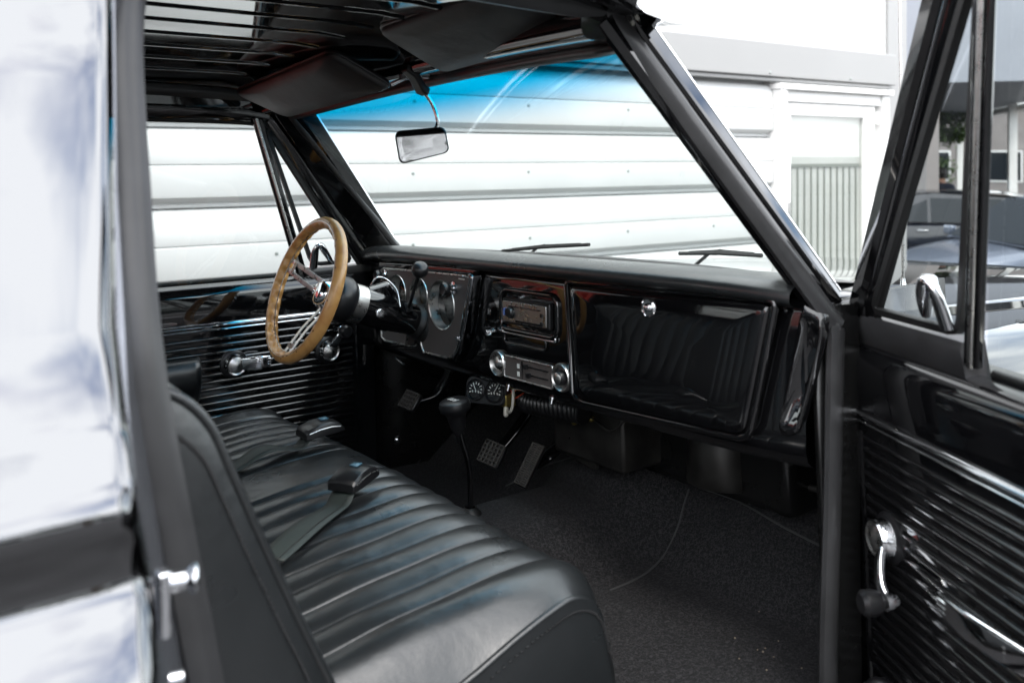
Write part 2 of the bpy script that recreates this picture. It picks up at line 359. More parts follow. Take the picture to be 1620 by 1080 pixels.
g = G(); g.sweep([V((-.083, sy * .53, sz * .2)) for sy, sz in ((1, 1), (1, -1), (-1, -1), (-1, 1))], rrect(.02, .02, .006), up=(1, 0, 0), closed=True); T('window_gasket', g, 'rubber', rw)
# ---- floor, toe board, tunnel, firewall, kick panels
def floor_z(x, y):
    z = -.82
    if x > 1.36: z += .85 * (x - 1.36)
    if x > .75: z += .10 * math.exp(-((y - .02) / .17) ** 4) * min(1, (x - .75) / .25)
    return z
g = G(); g.grid([[V((-.08 + 1.74 * i / 58, -.775 + 1.55 * k / 60, floor_z(-.08 + 1.74 * i / 58, -.775 + 1.55 * k / 60))) for k in range(61)] for i in range(59)])
carpet = T('floor_carpet', g, 'carpet', smooth=60)
for pts in ([(1090, 775), (1082, 800), (1072, 835), (1050, 880), (1015, 912), (965, 935)], [(1105, 772), (1170, 795), (1240, 835), (1305, 868)], [(800, 770), (830, 755), (870, 735), (905, 725)], [(660, 735), (680, 705), (702, 668), (715, 655)]):
    q = []
    for u, v in pts:                                    # lay the bound edge on the carpet
        lo, hi = .3, 4.0
        for _ in range(40):
            md = (lo + hi) / 2; a, b_, c_ = rayw(u, v); p = V((md * a, CY + md * (b_ * cR - c_ * sR), md * (b_ * sR + c_ * cR)))
            if p.z > floor_z(p.x, p.y): lo = md
            else: hi = md
        q.append(p + V((0, 0, .002)))
    g = G(); g.tube(cr_path(q, 5), .0022, 6); T('carpet_binding', g, 'binding', carpet)
random.seed(3); g = G()
for k in range(12):                                     # crumbs of grit on the carpet
    u, v = random.gauss(1215, 28), random.gauss(1050, 38); a, b_, c_ = rayw(u, v); b_, c_ = b_ * cR - c_ * sR, b_ * sR + c_ * cR; t_ = -.815 / c_
    g.box((t_ * a, CY + t_ * b_, -.815), [random.uniform(.001, .0025) for _ in range(3)], Matrix.Rotation(random.random() * 3, 3, 'X'))
T('carpet_grit', g, 'grit', carpet, kind='stuff', smooth=0)
g = G(); g.box((.58, 0, -.90), (1.4, 1.86, .06)); T('floor_pan', g, 'paint_dull', bev=.01)
for sy in (1, -1):
    g = G(); g.box((.72, sy * .83, -.91), (.95, .18, .13)); T('rocker_sill', g, 'paint', bev=.02)
g = G(); g.box((1.70, 0, -.64), (.03, 1.7, .74)); T('firewall', g, 'paint_dull')
for sy in (1, -1):
    g = G(); g.grid([[V((x, sy * (.755 - .05 * (x - 1.2) / .45), z)) for z in (-.95, -.7, -.45, -.2)] for x in (1.2, 1.3, 1.45, 1.7)]); kp = T('kick_panel', g, 'paint_dull', solid=.012)
    g = G(); g.lathe([(.014, 0), (.012, .008), (.006, .013), (0, .014)], (1.26, sy * .744, -.5 if sy < 0 else -.74), (0, -sy, 0), 16); T('kick_panel_screw', g, 'chrome', kp)
# ---- hood, fenders, cowl, bed, wheels
g = G(); g.grid([[V((x, y, -.215 - .055 * (x - 1.45) - .05 * max(0, x - 2.6) ** 2 - .05 * (abs(y) / .7) ** 4)) for y in [-.72 + 1.44 * k / 20 for k in range(21)]] for x in [1.47 + 1.63 * i / 16 for i in range(17)]])
T('hood', g, 'paint', smooth=60, solid=.02)
g = G(); g.grid([[V((1.40 + .09 * i / 3 - .17 * (y / .7) ** 2 * (1 - i / 3), y, -.195 - .006 * i)) for y in [-.72 + 1.44 * k / 16 for k in range(17)]] for i in range(4)]); cowl = T('cowl_panel', g, 'paint', smooth=60, solid=.008)
for sy in (1, -1):
    g = G(); rows = []
    for i in range(25):
        x = 1.30 + 1.85 * i / 24; fl = -.058 * (x - 1.3); cut = 0
        arch = -1.02
        if abs(x - 2.35) < .45: arch = -1.02 + math.sqrt(.45 ** 2 - (x - 2.35) ** 2) * .95
        rows.append([V((x, sy * y, z)) for y, z in ((.728, -.235 + fl), (.78, -.243 + fl), (.86, -.256 + fl), (.92, -.29 + fl), (.955, -.36 + fl), (.965, -.45), (.965, max(arch, -.55) if arch > -.55 else -.55), (.95, arch))])
    g.grid(rows); T('front_fender', g, 'paint', smooth=50, solid=.01)
    g = G(); rows = []
    for i in range(21):
        x = -.16 - 2.0 * i / 20; arch = -1.05
        if abs(x + .9) < .45: arch = -1.05 + math.sqrt(.45 ** 2 - (x + .9) ** 2) * .95
        rows.append([V((x, sy * y, z)) for y, z in ((.86, -.27), (.95, -.27), (.97, -.33), (.965, -.5), (.955, -.6), (.94, arch))])
    g.grid(rows); T('bed_side', g, 'paint', smooth=50, solid=.015)
    for wx in (2.35, -.9):
        zc = (sy * .8 + 1.6) * math.tan(RHO) - 1.5 / cR + .36
        g = G(); g.lathe([(.20, -.1), (.32, -.11), (.355, -.08), (.36, 0), (.355, .08), (.32, .11), (.20, .1)], (wx, sy * .8, zc), (0, 1, 0), 36, caps=False)
        wh = T('wheel', g, 'tyre'); g = G(); g.lathe([(0, .06), (.06, .07), (.08, .04), (.17, .05), (.205, .10), (.205, -.1)], (wx, sy * .8, zc), (0, sy, 0), 32, caps=False); T('wheel_rim', g, 'chrome', wh)
g = G(); g.box((-1.15, 0, -.78), (2.0, 1.8, .04)); g.box((-2.14, 0, -.52), (.04, 1.86, .5)); g.box((-.19, 0, -.52), (.03, 1.86, .5)); T('cargo_bed', g, 'paint_dull')
g = G(); g.box((3.12, 0, -.55), (.06, 1.8, .4)); g.mi(1).box((3.2, 0, -.86), (.08, 1.9, .16)); T('front_grille', g, ['chrome', 'chrome'], bev=.02)
# wipers and antenna
for (u1, v1), (u2, v2), (ub, vb) in (((795, 397), (932, 387), (832, 402)), ((1075, 401), (1205, 404), (1098, 415))):
    a, b = P(u1, v1, x=1.375), P(u2, v2, x=1.345); a.x += .0; mid = a.lerp(b, .45) + V((.02, 0, .006))
    g = G(); g.tube([a, a.lerp(b, .5) + V((.004, 0, .002)), b], .0045, 6); wp = T('windshield_wiper', g, 'rubber_black')
    base = P(ub, vb + 6, x=1.47)
    g = G(); g.tube([base, base.lerp(mid, .5) + V((.01, 0, .012)), mid], .004, 6); T('wiper_arm', g, 'plastic', wp)
    g = G(); g.tube([a.lerp(b, .12) + V((.003, 0, .003)), mid, a.lerp(b, .9) + V((.003, 0, .003))], .003, 6); T('wiper_bridge', g, 'plastic', wp)
ab = P(1431, 497, x=1.62); g = G(); g.lathe([(.022, 0), (.018, .012), (.011, .02), (.0085, .05), (.006, .055), (.004, .07)], ab, (0, 0, 1), 16); an = T('antenna_base', g, 'chrome')
g = G(); g.tube([ab + V((0, 0, .06)), ab + V((.004, -.006, .3)), ab + V((.012, -.016, .75))], .0028, 8); T('antenna_rod', g, 'brushed', an)
g = G(); g.lathe([(.004, 0), (.006, .01), (.004, .02)], ab + V((.002, -.003, .2)), (0, 0, 1), 10); T('antenna_joint', g, 'chrome', an)
# ---- doors
def door(name, M, A):
    """M(s, n, z): s from the hinge edge to the latch edge, n outward, z up"""
    W, dz = A['W'], A['dz']
    prof = [(.012, -.98), (.0, -.965), (0, -.395 + dz), (.0, -.32 + dz), (.001, -.262 + dz), (.006, -.246 + dz), (.016, -.236 + dz), (.03, -.231 + dz), (.046, -.2295 + dz), (.05, -.234 + dz), (.05, -.26 + dz)]
    ss = [-.045, -.04, 0] + [W * k / 12 for k in range(1, 12)] + [W - .005, W]
    g = G(); g.grid([[M(s, n + (.008 if s in (-.045, W) else 0), z) for n, z in prof] for s in ss])
    dr = T(name, g, 'paint', smooth=35)
    g = G(); pr = [(.05, -.26 + dz), (.13, -.24 + dz), (.17, -.28 + dz), (.18, -.5), (.165, -.62), (.175, -.66), (.17, -.9), (.14, -.98), (.012, -.98)]
    g.grid([[M(s, n, z) for n, z in pr] for s in ss]); T('outer_skin', g, 'paint', dr, smooth=50)
    for s in (-.045, W):
        g = G(); g.add([M(s, n, z) for n, z in prof + pr[1:-1]], [tuple(range(len(prof) + len(pr) - 2))]); T('edge_panel', g, 'paint', dr, smooth=0)
    # bright moulding, two strips
    for zz, r_ in ((-.335, .0062), (-.348, .0035)):
        g = G(); g.sweep([M(-.035 + (W - .02) * k / 10, -.002, zz + dz) for k in range(11)], circ(r_, 8, r_ * .8)); T('moulding', g, 'chrome', dr)
    # recessed panel border
    g = G(); g.sweep([M(A['r0'] - .014, -.001, -.365 + dz), M(A['r0'] - .014, -.001, -.80 + dz)], circ(.003, 6), up=(1, 0, 0)); T('panel_edge', g, 'paint', dr)
    rib = None
    z = -.372
    while z > -.80:
        if rib is None:
            g = G(); s0, s1 = A['r0'], W - .05
            path = [M(s0 + (s1 - s0) * k / 8, 0, z + dz) for k in range(9)]
            g.sweep([path[0]] + [p for p in path] , [(.0075, -.0055), (.004, -.003), (.0015, .0025), (0, .004), (-.0015, .0025), (-.004, -.003), (-.0075, -.0055)] if 0 else circ(.0046, 14, .0052))
            rib = T('rib', g, 'paint_rib', dr); c0 = ORIG[rib]; z0 = z
        else: copy(rib, c0 + V((0, 0, z - z0)), dr)
        z -= .0185
    # window frame
    lean = lambda n, z: n - .13 * (z - dz + .23)
    Q = lambda s, n, z: M(s, lean(n, z), z)
    top = A['top']; f0, f1 = A['post']
    fr = cr_path([f0, (f0[0] * .5 + f1[0] * .5, f0[1] * .5 + f1[1] * .5), f1, (f1[0] + .06, top), (f1[0] + .25, top + .008), (W - .12, top + .005), (W - .02, top - .03), (W - .005, top - .12), (W, -.23 + dz)][:0] or [V((a, 0, b)) for a, b in (f0, ((f0[0] + f1[0]) / 2, (f0[1] + f1[1]) / 2), f1, (f1[0] + .05, top), (f1[0] + .25, top + .006), (W - .14, top + .003), (W - .03, top - .03), (W - .008, top - .12), (W, -.23 + dz))], 4)
    g = G(); pw = A['pw']
    secs = [(-pw / 2, -.028), (-pw / 2 + .006, -.036), (-.004, -.036), (.001, -.028), (pw / 2 - .012, -.028), (pw / 2 - .004, -.024), (pw / 2, -.022), (pw / 2, -.016), (-pw / 2, -.012)]
    R = []
    for i, p in enumerate(fr):
        a, b = fr[max(i - 1, 0)], fr[min(i + 1, len(fr) - 1)]; t_ = (b - a).normalized(); nn = V((t_.z, 0, -t_.x))
        R.append([Q(p.x + nn.x * x, .055 + y, p.z + nn.z * x) for x, y in secs])
    g.rings(R); fo = T('window_frame', g, 'paint', dr, smooth=30)
    # rubber channel inside the frame
    g = G(); R = []
    for i, p in enumerate(fr):
        a, b = fr[max(i - 1, 0)], fr[min(i + 1, len(fr) - 1)]; t_ = (b - a).normalized(); nn = V((t_.z, 0, -t_.x))
        R.append([Q(p.x + nn.x * (pw / 2 + x), .048 + y, p.z + nn.z * (pw / 2 + x)) for x, y in ((-.002, -.018), (.002, -.018), (.005, -.015), (.005, -.010), (-.002, -.009))])
    g.rings(R); T('glass_channel', g, 'rubber_black', dr)
    # vent division bar
    b0, b1 = A['bar']; bw = .030; g = G()
    def bar(x0, x1, n0, n1): g.rings([[Q(s + x, n, z) for x, n in ((x0, n0), (x1, n0), (x1, n1), (x0, n1))] for s, z in (b0, b1)])
    bar(-bw / 2, bw / 2, .018, .030); T('division_bar', g, 'paint', dr, bev=.004)
    g = G(); bar(.001, .010, .0125, .0175); T('bar_trim', g, 'brushed', dr, bev=.002)
    # glass
    g = G(); zb = -.26 + dz
    k0 = (b0[0], zb); pts = [k0, b1] + [(p.x, p.z) for p in fr if p.x > b1[0] + .01 and p.z > zb + .05] + [(W - .005, zb)]
    g.add([Q(s, .034, z) for s, z in pts], [tuple(range(len(pts)))]); T('door_window', g, 'cab_glass', dr, smooth=0)
    fz = A['vz']
    g = G(); pts = [(f0[0] + .02, fz), ((f0[0] + f1[0]) / 2 + .012, (f0[1] + f1[1]) / 2), (f1[0] + .005, f1[1] - .005), (b1[0], b1[1]), (b0[0], fz)]
    g.add([Q(s, .034, z) for s, z in pts], [tuple(range(len(pts)))]); vt = T('vent_window', g, 'cab_glass', dr, smooth=0)
    # vent frame: a loop with a soft rear-lower rubber corner
    lp = [(f0[0] + pw * .55 + A['vi'], fz + .004), (f1[0] + pw * .42, f1[1] - .03), (b1[0] - .03, b1[1] - .03), (b0[0] - .026, fz + .004)]
    g = G(); sm = []
    for i in range(4):
        p, q, r_ = [V((lp[(i + d) % 4][0], 0, lp[(i + d) % 4][1])) for d in (-1, 0, 1)]
        e1 = q + (p - q).normalized() * .022; e2 = q + (r_ - q).normalized() * .022
        sm += [e1.lerp(q, .0) * .0 + (e1 * (1 - k) ** 2 + q * 2 * k * (1 - k) + e2 * k * k) for k in (0, .33, .67, 1)]
    N = len(sm); R = []
    for i, p in enumerate(sm):
        t_ = (sm[(i + 1) % N] - sm[i - 1]).normalized(); nn = V((t_.z, 0, -t_.x))
        R.append([Q(p.x + nn.x * x, .034 + y, p.z + nn.z * x) for x, y in ((-.006, -.008), (.004, -.008), (.006, -.004), (.006, .003), (-.006, .003))])
    g.rings(R, closed=True); T('vent_frame', g, 'rubber_black', dr, smooth=50)
    g = G(); g.rings([[Q(s, .028, fz - .008), Q(s, .022, fz - .018), Q(s, .024, zb + .016), Q(s, .032, zb + .006), Q(s, .06, zb + .006), Q(s, .06, fz - .006)] for s in [f0[0] - .01 + (b0[0] - f0[0] - .01) * k / 10 for k in range(11)]]); T('vent_sill_rubber', g, 'rubber', dr)
    # vent latch
    ls, lz = A['latch']; g = G()
    g.sweep(cr_path([Q(ls - .045, .03, lz - .012), Q(ls - .02, .018, lz + .018), Q(ls + .004, .012, lz + .045), Q(ls + .014, .014, lz + .028), Q(ls + .015, .022, lz - .02)], 5), circ(.0125, 12, .008), scale=[.55 + .45 * math.sin(math.pi * min(1, k / 16)) if k < 10 else 1 for k in range(21)])
    T('vent_latch', g, 'chrome', dr)
    # belt-line felt
    g = G(); g.sweep([M(b0[0] + (W - b0[0]) * k / 6, .052, -.226 + dz) for k in range(7)], circ(.007, 8)); T('belt_felt', g, 'rubber_black', dr)
    # cranks
    for nm, (s, z), (ks, kz), rot in A['cranks']:
        g = G(); o_ = M(s, 0, z); ax = (M(s, -1, z) - M(s, 0, z)).normalized()
        g.mi(1).lathe([(.0, .0), (.037, 0), (.037, .006), (.031, .010), (.029, .010)], o_, ax, 28, caps=False)
        g.mi(0).lathe([(.029, .008), (.027, .022), (.025, .029)], o_, ax, 28, caps=False); g.mi(2).lathe([(.025, .029), (.021, .027), (.006, .0335), (0, .034)], o_, ax, 28, caps=False)
        k_ = M(ks, 0, kz); d = k_ - o_
        pth = cr_path([o_ + ax * .018 + d * .12, o_ + ax * .032 + d * .35, o_ + ax * .044 + d * .7, k_ + ax * .044], 4)
        if nm == 'window_crank':
            g.mi(0).sweep(pth, rrect(.026, .013, .005), up=ax, scale=[1 - .35 * k / (len(pth) - 1) for k in range(len(pth))])
            g.mi(0).lathe([(.0085, .03), (.013, .042), (.013, .048), (.007, .052)], k_, ax, 16)
            g.mi(1).lathe([(.007, .05), (.015, .056), (.018, .066), (.018, .078), (.013, .084), (0, .085)], k_, ax, 20)
        else:
            g.mi(0).sweep(pth, rrect(.036, .014, .005), up=ax, scale=[.75 + .25 * math.sin(math.pi * k / (len(pth) - 1)) for k in range(len(pth))])
            for q in (-.006, 0, .006):
                sd = ax.cross(d).normalized() * q; g.sweep([pth[4] + sd + ax * .006, pth[-1] + sd * 1.2 + ax * .007], circ(.0018, 6), up=ax)
        T(nm, g, ['chrome', 'plastic', 'brushed'], dr, smooth=35)
    if 'arm' in A:
        s0, s1, z0, z1 = A['arm']; g = G(); sec = [(0, z1), (-.03, z1 + .004), (-.052, z1 - .012), (-.056, z1 - .04), (-.05, z1 - .06), (-.022, z0 + .006), (0, z0)]
        g.rings([[M(s, n * k, z) for n, z in sec] for s, k in ((s0, .8), (s0 + .006, .97), (s0 + .02, 1), ((s0 + s1) / 2, 1), (s1, 1))]); ar = T('armrest', g, 'vinyl', dr, smooth=50)
        g = G(); g.lathe([(.006, 0), (.005, .004), (0, .005)], M(s0 + .05, -.03, z0 + .03), (0, -1, 0), 12); T('armrest_screw', g, 'plastic', dr)
    return dr
Md = lambda s, n, z: V((1.14 - s, .72 + n, z))
door('driver_door', Md, dict(W=.90, dz=0, r0=.03, top=.224, post=((-.055, -.21), (.245, .2)), pw=.07, bar=((.160, -.25), (.31, .205)), vz=-.205, vi=.03, latch=(.12, -.19),
     cranks=(('door_handle', (.373, -.444), (.29, -.440), 0), ('window_crank', (.108, -.442), (.082, -.385), 0)), arm=(.468, .80, -.53, -.413)))
AD = math.radians(60); HX, HY = 1.27, -.78
Mp = lambda s, n, z: V((HX - s * math.cos(AD) + n * math.sin(AD), HY - s * math.sin(AD) - n * math.cos(AD), z))
pd = door('passenger_door', Mp, dict(W=1.0, dz=-.035, r0=.022, top=.30, post=((-.030, -.238), (.352, .251)), pw=.060, bar=((.270, -.25), (.441, .29)), vz=-.213, vi=.02, latch=(.215, -.185),
     cranks=(('window_crank', (.091, -.535), (.150, -.598), 0), ('door_handle', (.455, -.548), (.285, -.538), 0))))
g = G(); cl = cr_path([V((1.20, -.80, -.80)), V((1.215, -.835, -.76)), V((1.235, -.86, -.80)), V((1.24, -.85, -.88)), V((1.22, -.82, -.92))], 14)
g.tube(cl, .013, 12, scale=[1 + .13 * (k % 2) for k in range(len(cl))]); T('wire_conduit', g, 'plastic', smooth=80)
# latch striker on the near jamb
g = G(); p = V((.182, -.875, -.315)); g.box(p, (.010, .016, .05)); g.mi(0).lathe([(.008, 0), (.008, .016), (.012, .018), (.012, .023), (.0, .024)], p + V((.003, 0, .014)), (.9, -.2, 0), 18); T('latch_striker', g, 'chrome', bev=.003)
g = G(); g.lathe([(.006, 0), (.006, .01), (0, .012)], p + V((.004, 0, -.06)), (.9, -.2, 0), 12); T('latch_bolt', g, 'chrome')
# ================================================================== BENCH SEAT
GRV = [-.55 + .0578 * k for k in range(10)] + [.135 + .0578 * k for k in range(8)]
def pleat(y):
    if y <= GRV[0] or y >= GRV[-1]: e = min(abs(y - GRV[0]), abs(y - GRV[-1])); return -.007 * math.exp(-(e / .006) ** 2)
    for a, b in zip(GRV, GRV[1:]):
        if a <= y <= b:
            w_ = b - a; t_ = (y - a) / w_
            if w_ > .1: return -.007 * math.exp(-(min(y - a, b - y) / .008) ** 2)
            return .0095 * (abs(math.sin(math.pi * t_)) ** .42) - .008
    return 0
YE = .66
ys = sorted(set([round(-YE + 2 * YE * k / 720, 5) for k in range(721)]))
prof = cr_path([(.36, 0, -.60), (.42, 0, -.578), (.50, 0, -.565), (.62, 0, -.552), (.74, 0, -.543), (.795, 0, -.545), (.832, 0, -.559), (.852, 0, -.588), (.858, 0, -.63), (.856, 0, -.69), (.845, 0, -.76)], 4)
random.seed(5)
def wob(x, y): return .0016 * math.sin(x * 31 + y * 17) * math.sin(y * 23 - x * 9)
g = G(); rows = []
for i, p in enumerate(prof):
    t_ = (prof[min(i + 1, len(prof) - 1)] - prof[max(i - 1, 0)]).normalized(); n_ = V((-t_.z, 0, t_.x)); fade = 1 if p.z > -.585 else max(0, 1 - (-.585 - p.z) / .05)
    row = []
    for y in ys:
        e = max(0, abs(y) - .57) / .09; drop = (.012 + .20 * min(max(.80 - p.x, 0), .35)) * e ** 2.2 - .010 * math.exp(-((abs(y) - .60) / .04) ** 2); fr_ = .030 * e ** 2.5 * min(max((p.x - .5) / .3, 0), 1) ** 1.5
        d = pleat(y) * fade + wob(p.x, y)
        crown = .006 * math.cos(y * 4.6)
        row.append(V((p.x, y, p.z)) + n_ * (d + (crown if p.z > -.62 else 0)) - V((fr_, 0, drop)))
    rows.append(row)
g.grid(rows)
seat = T('bench_seat', g, 'vinyl', smooth=80, org=(.6, 0, -.82))
for sy in (1, -1):
    edge = [r[-1] if sy > 0 else r[0] for r in rows]
    g = G(); g.tube(edge[2:-2], .0052, 8); T('seat_piping', g, 'vinyl', seat)
    g = G(); g.grid([[V((p.x, p.y + sy * (.006 + .012 * math.sin(math.pi * k / 6)), p.z + (-.775 - p.z) * k / 6)) for p in edge] for k in range(7)]); T('seat_side', g, 'vinyl', seat, smooth=70)
    g = G()
    for a, b in zip(edge[3:-3], edge[4:-3]):
        for q in (.15, .5, .85):
            c_ = a.lerp(b, q); g.box(c_ + V((0, sy * .010, -.012)), (.0042, .0016, .0016))
    T('seat_stitching', g, 'rubber', seat, kind='stuff', smooth=0)
g = G(); g.box((.60, 0, -.795), (.5, 1.3, .05)); T('seat_frame', g, 'paint_dull', seat, bev=.01)
# backrest
bp_ = cr_path([(.42, 0, -.60), (.395, 0, -.53), (.362, 0, -.455), (.322, 0, -.36), (.292, 0, -.285), (.270, 0, -.232), (.240, 0, -.198), (.205, 0, -.185), (.165, 0, -.195), (.13, 0, -.23), (.11, 0, -.35), (.16, 0, -.6)], 4)
g = G(); rows = []
for i, p in enumerate(bp_):
    t_ = (bp_[min(i + 1, len(bp_) - 1)] - bp_[max(i - 1, 0)]).normalized(); n_ = V((t_.z, 0, -t_.x)); front = p.x > .27 and i < 24
    row = []
    for y in [q * .695 / YE for q in ys[::3]]:
        e = max(0, abs(y) - .62) / .075; row.append(V((p.x, y, p.z)) + n_ * ((pleat(y) if front else 0) - .007 * e ** 2.4) + V((.010, 0, .004)))
    rows.append(row)
g.grid(rows); back = T('backrest', g, 'vinyl', seat, smooth=80)
for sy in (1, -1):
    edge = [r[-1] if sy > 0 else r[0] for r in rows]; cen = V((.22, sy * .70, -.42)); R = []
    for k, q in ((0, 0), (.08, .008), (.25, .013), (.6, .015)): R.append([V((p.x + (cen.x - p.x) * k, p.y + sy * q, p.z + (cen.z - p.z) * k)) for p in edge])
    g = G(); g.grid(R); c_ = R[-1]; g.add(c_, [tuple(range(len(c_)))]); T('backrest_side', g, 'vinyl', seat, smooth=60)
    g = G(); g.tube(edge, .0055, 8); T('backrest_piping', g, 'vinyl', seat)
    g = G()
    for a, b in zip(edge[2:30], edge[3:31]):
        for q in (.1, .4, .7):
            p = a.lerp(b, q); p = p + (cen - p) * .16; g.box((p.x, sy * (abs(edge[0].y) + .0125), p.z), (.0016, .0018, .0045))
    T('backrest_stitching', g, 'rubber', seat, kind='stuff', smooth=0)
# ---- lap belts lying on the cushion
def top_z(x):
    for a, b in zip(prof, prof[1:]):
        if a.x <= x <= b.x: return a.z + (b.z - a.z) * (x - a.x) / max(b.x - a.x, 1e-6)
    return -.56
def belt(p0, p1, lift):
    p0, p1 = V(p0), V(p1); d = (p1 - p0); d.z = 0; ln = d.length; d.normalize(); sd = V((-d.y, d.x, 0)); g = G(); rows = []
    for k in range(25):
        t_ = k / 24; p = p0 + d * (ln * t_); z = top_z(p.x) + .013 + lift * math.sin(math.pi * min(1, t_ * 1.1)) ** 2 + .016 * (t_ > .9) * (t_ - .9) * 10
        tw = .10 * math.sin(5 * t_); rows.append([p + sd * q + V((0, 0, z - p.z + q * tw + (.002 if abs(q) < .01 else 0))) for q in (-.024, -.012, 0, .012, .024)])
    g.grid(rows); bl = T('seat_belt', g, 'belt_web', smooth=60, solid=.0014)
    g = G()
    for a, b in zip(rows, rows[1:]):
        for q in (0, .5): g.box(a[1].lerp(b[1], q) + V((0, 0, .0012)), (.004, .0012, .0008))
    T('belt_stitching', g, 'rubber', bl, kind='stuff', smooth=0)
    e = rows[-1][2] + V((0, 0, .008)); pit = .12
    R_ = Matrix((d, sd, V((0, 0, 1)))).transposed() @ Matrix.Rotation(-pit * .5, 3, 'Y')
    g = G(); secs = []
    for x, hw, zt in ((-.012, .026, .014), (-.006, .029, .020), (.02, .030, .026), (.045, .030, .026), (.066, .029, .019), (.075, .027, .008), (.078, .024, .002)):
        secs.append([e + R_ @ V((x, hw * a, zt * b - .008)) for a, b in ((-1, 0), (-1, .7), (-.86, .95), (0, 1.08), (.86, .95), (1, .7), (1, 0))])
    g.rings(secs); bk = T('belt_buckle', g, 'plastic', bl, smooth=35, bev=.002)
    g = G(); R = [[e + R_ @ V((x, y, zt - .0065)) for x, zt in ((.032, .0280), (.049, .0265))] for y in (-.008, .008)]; g.grid(R); T('release_button', g, 'buckle_blue', bl, solid=.003)
    for a in (-1, 1):
        g = G(); g.tube([e + R_ @ V((x, a * hw * .99, zt * .6 - .008)) for x, hw, zt in ((-.006, .029, .020), (.02, .030, .026), (.045, .030, .026), (.066, .029, .019))], .0014, 6); T('buckle_trim', g, 'brushed', bl)
b1 = P(485, 708, z=-.535); b2 = P(545, 790, z=-.535)
belt(P(362, 752, z=-.555), b1, .018); belt(P(428, 885, z=-.555), b2, .004)
# ================================================================== DASHBOARD
XF = 1.15
pts = cr_path([(1.43, 0, -.180), (1.30, 0, -.163), (1.20, 0, -.153), (1.155, 0, -.152), (1.132, 0, -.160), (1.124, 0, -.172), (1.128, 0, -.184), (1.150, 0, -.192), (1.17, 0, -.194)], 4)
yy = [-.745 + 1.49 * k / 40 for k in range(41)]
bow = lambda y: .03 * (abs(y) / .745) ** 6
g = G(); g.grid([[p + V((bow(y) - (.12 * (y / .745) ** 2 if p.x > 1.35 else 0), y, -.012 * (abs(y) / .745) ** 8)) for p in pts] for y in yy])
dp = [(1.168, -.190), (1.162, -.197), (1.158, -.215), (1.153, -.40), (1.151, -.428), (1.156, -.445), (1.168, -.455), (1.20, -.462), (1.26, -.455), (1.30, -.30)]
d_ = G(); d_.grid([[V((x + bow(y), y, z)) for x, z in dp] for y in yy]); dash = T('dashboard', d_, 'paint', smooth=40)
T('dash_pad', g, 'vinyl', dash, smooth=80)
def dY(y, z, off=0): return V((XF + .0055 - (z + .2) * -.025 * -1 - off, y, z))
def dY(y, z, off=0): return V((1.158 - (-.215 - z) * .027 - off, y, z))   # a point on (or off mm in front of) the dash face
def holed(outer, holes, mp, back):
    """planar plate with round holes, given in (y,z)"""
    bm = bmesh.new()
    for lp in [outer] + holes:
        vs = [bm.verts.new((y, z, 0)) for y, z in lp]
        for a, b in zip(vs, vs[1:] + vs[:1]): bm.edges.new((a, b))
    bmesh.ops.triangle_fill(bm, edges=bm.edges, use_beauty=True, use_dissolve=False, normal=(0, 0, 1)); bm.verts.index_update()
    g = G(); g.add([mp(v.co.x, v.co.y, 0) for v in bm.verts], [tuple(v.index for v in f.verts) for f in bm.faces]); bm.free()
    for lp in [outer] + holes: g.rings([[mp(y, z, 0) for y, z in lp], [mp(y, z, back) for y, z in lp]], True, False)
    return g
def pix(u, v): p = P(u, v, x=1.14); return (p.y, p.z)
# ---- instrument cluster
outl = [pix(*q) for q in ((606, 427), (610, 424), (740, 436), (748, 440), (746, 452), (735, 520), (728, 550), (722, 562), (714, 565), (676, 556), (672, 545), (670, 520), (660, 505), (650, 520), (648, 545), (615, 538), (609, 532))]
gau = [(pix(632, 462), .045), (pix(666, 466), .043), (pix(702, 482), .059)]
hol = [[(c[0] + r_ * math.cos(2 * math.pi * k / 32), c[1] + r_ * math.sin(2 * math.pi * k / 32)) for k in range(32)] for c, r_ in gau]
FO = .022
g = holed(outl, hol, lambda y, z, o: dY(y, z, FO) + V((o, 0, 0)), .03); clu = T('gauge_cluster', g, 'face', smooth=30)
g = G(); n = len(outl); g.sweep([dY(y, z, FO + .001) for y, z in outl], circ(.0028, 8), up=(1, 0, 0), closed=True); T('cluster_trim', g, 'brushed', clu)
g = G(); g.sweep(cr_path([dY(*pix(749, 437), .016), dY(*pix(751, 441), .016), dY(*pix(744, 490), .016), dY(*pix(735, 545), .016), dY(*pix(726, 566), .012)], 4), rrect(.016, .034, .007), up=(1, 0, 0)); T('cluster_side_bezel', g, 'dark_chrome', clu, smooth=50)
g = G(); g.sweep(cr_path([dY(*pix(600, 423), .012), dY(*pix(675, 428), .012), dY(*pix(752, 436), .012)], 4), rrect(.012, .03, .005), up=(0, 0, 1)); T('cluster_hood', g, 'paint', clu)
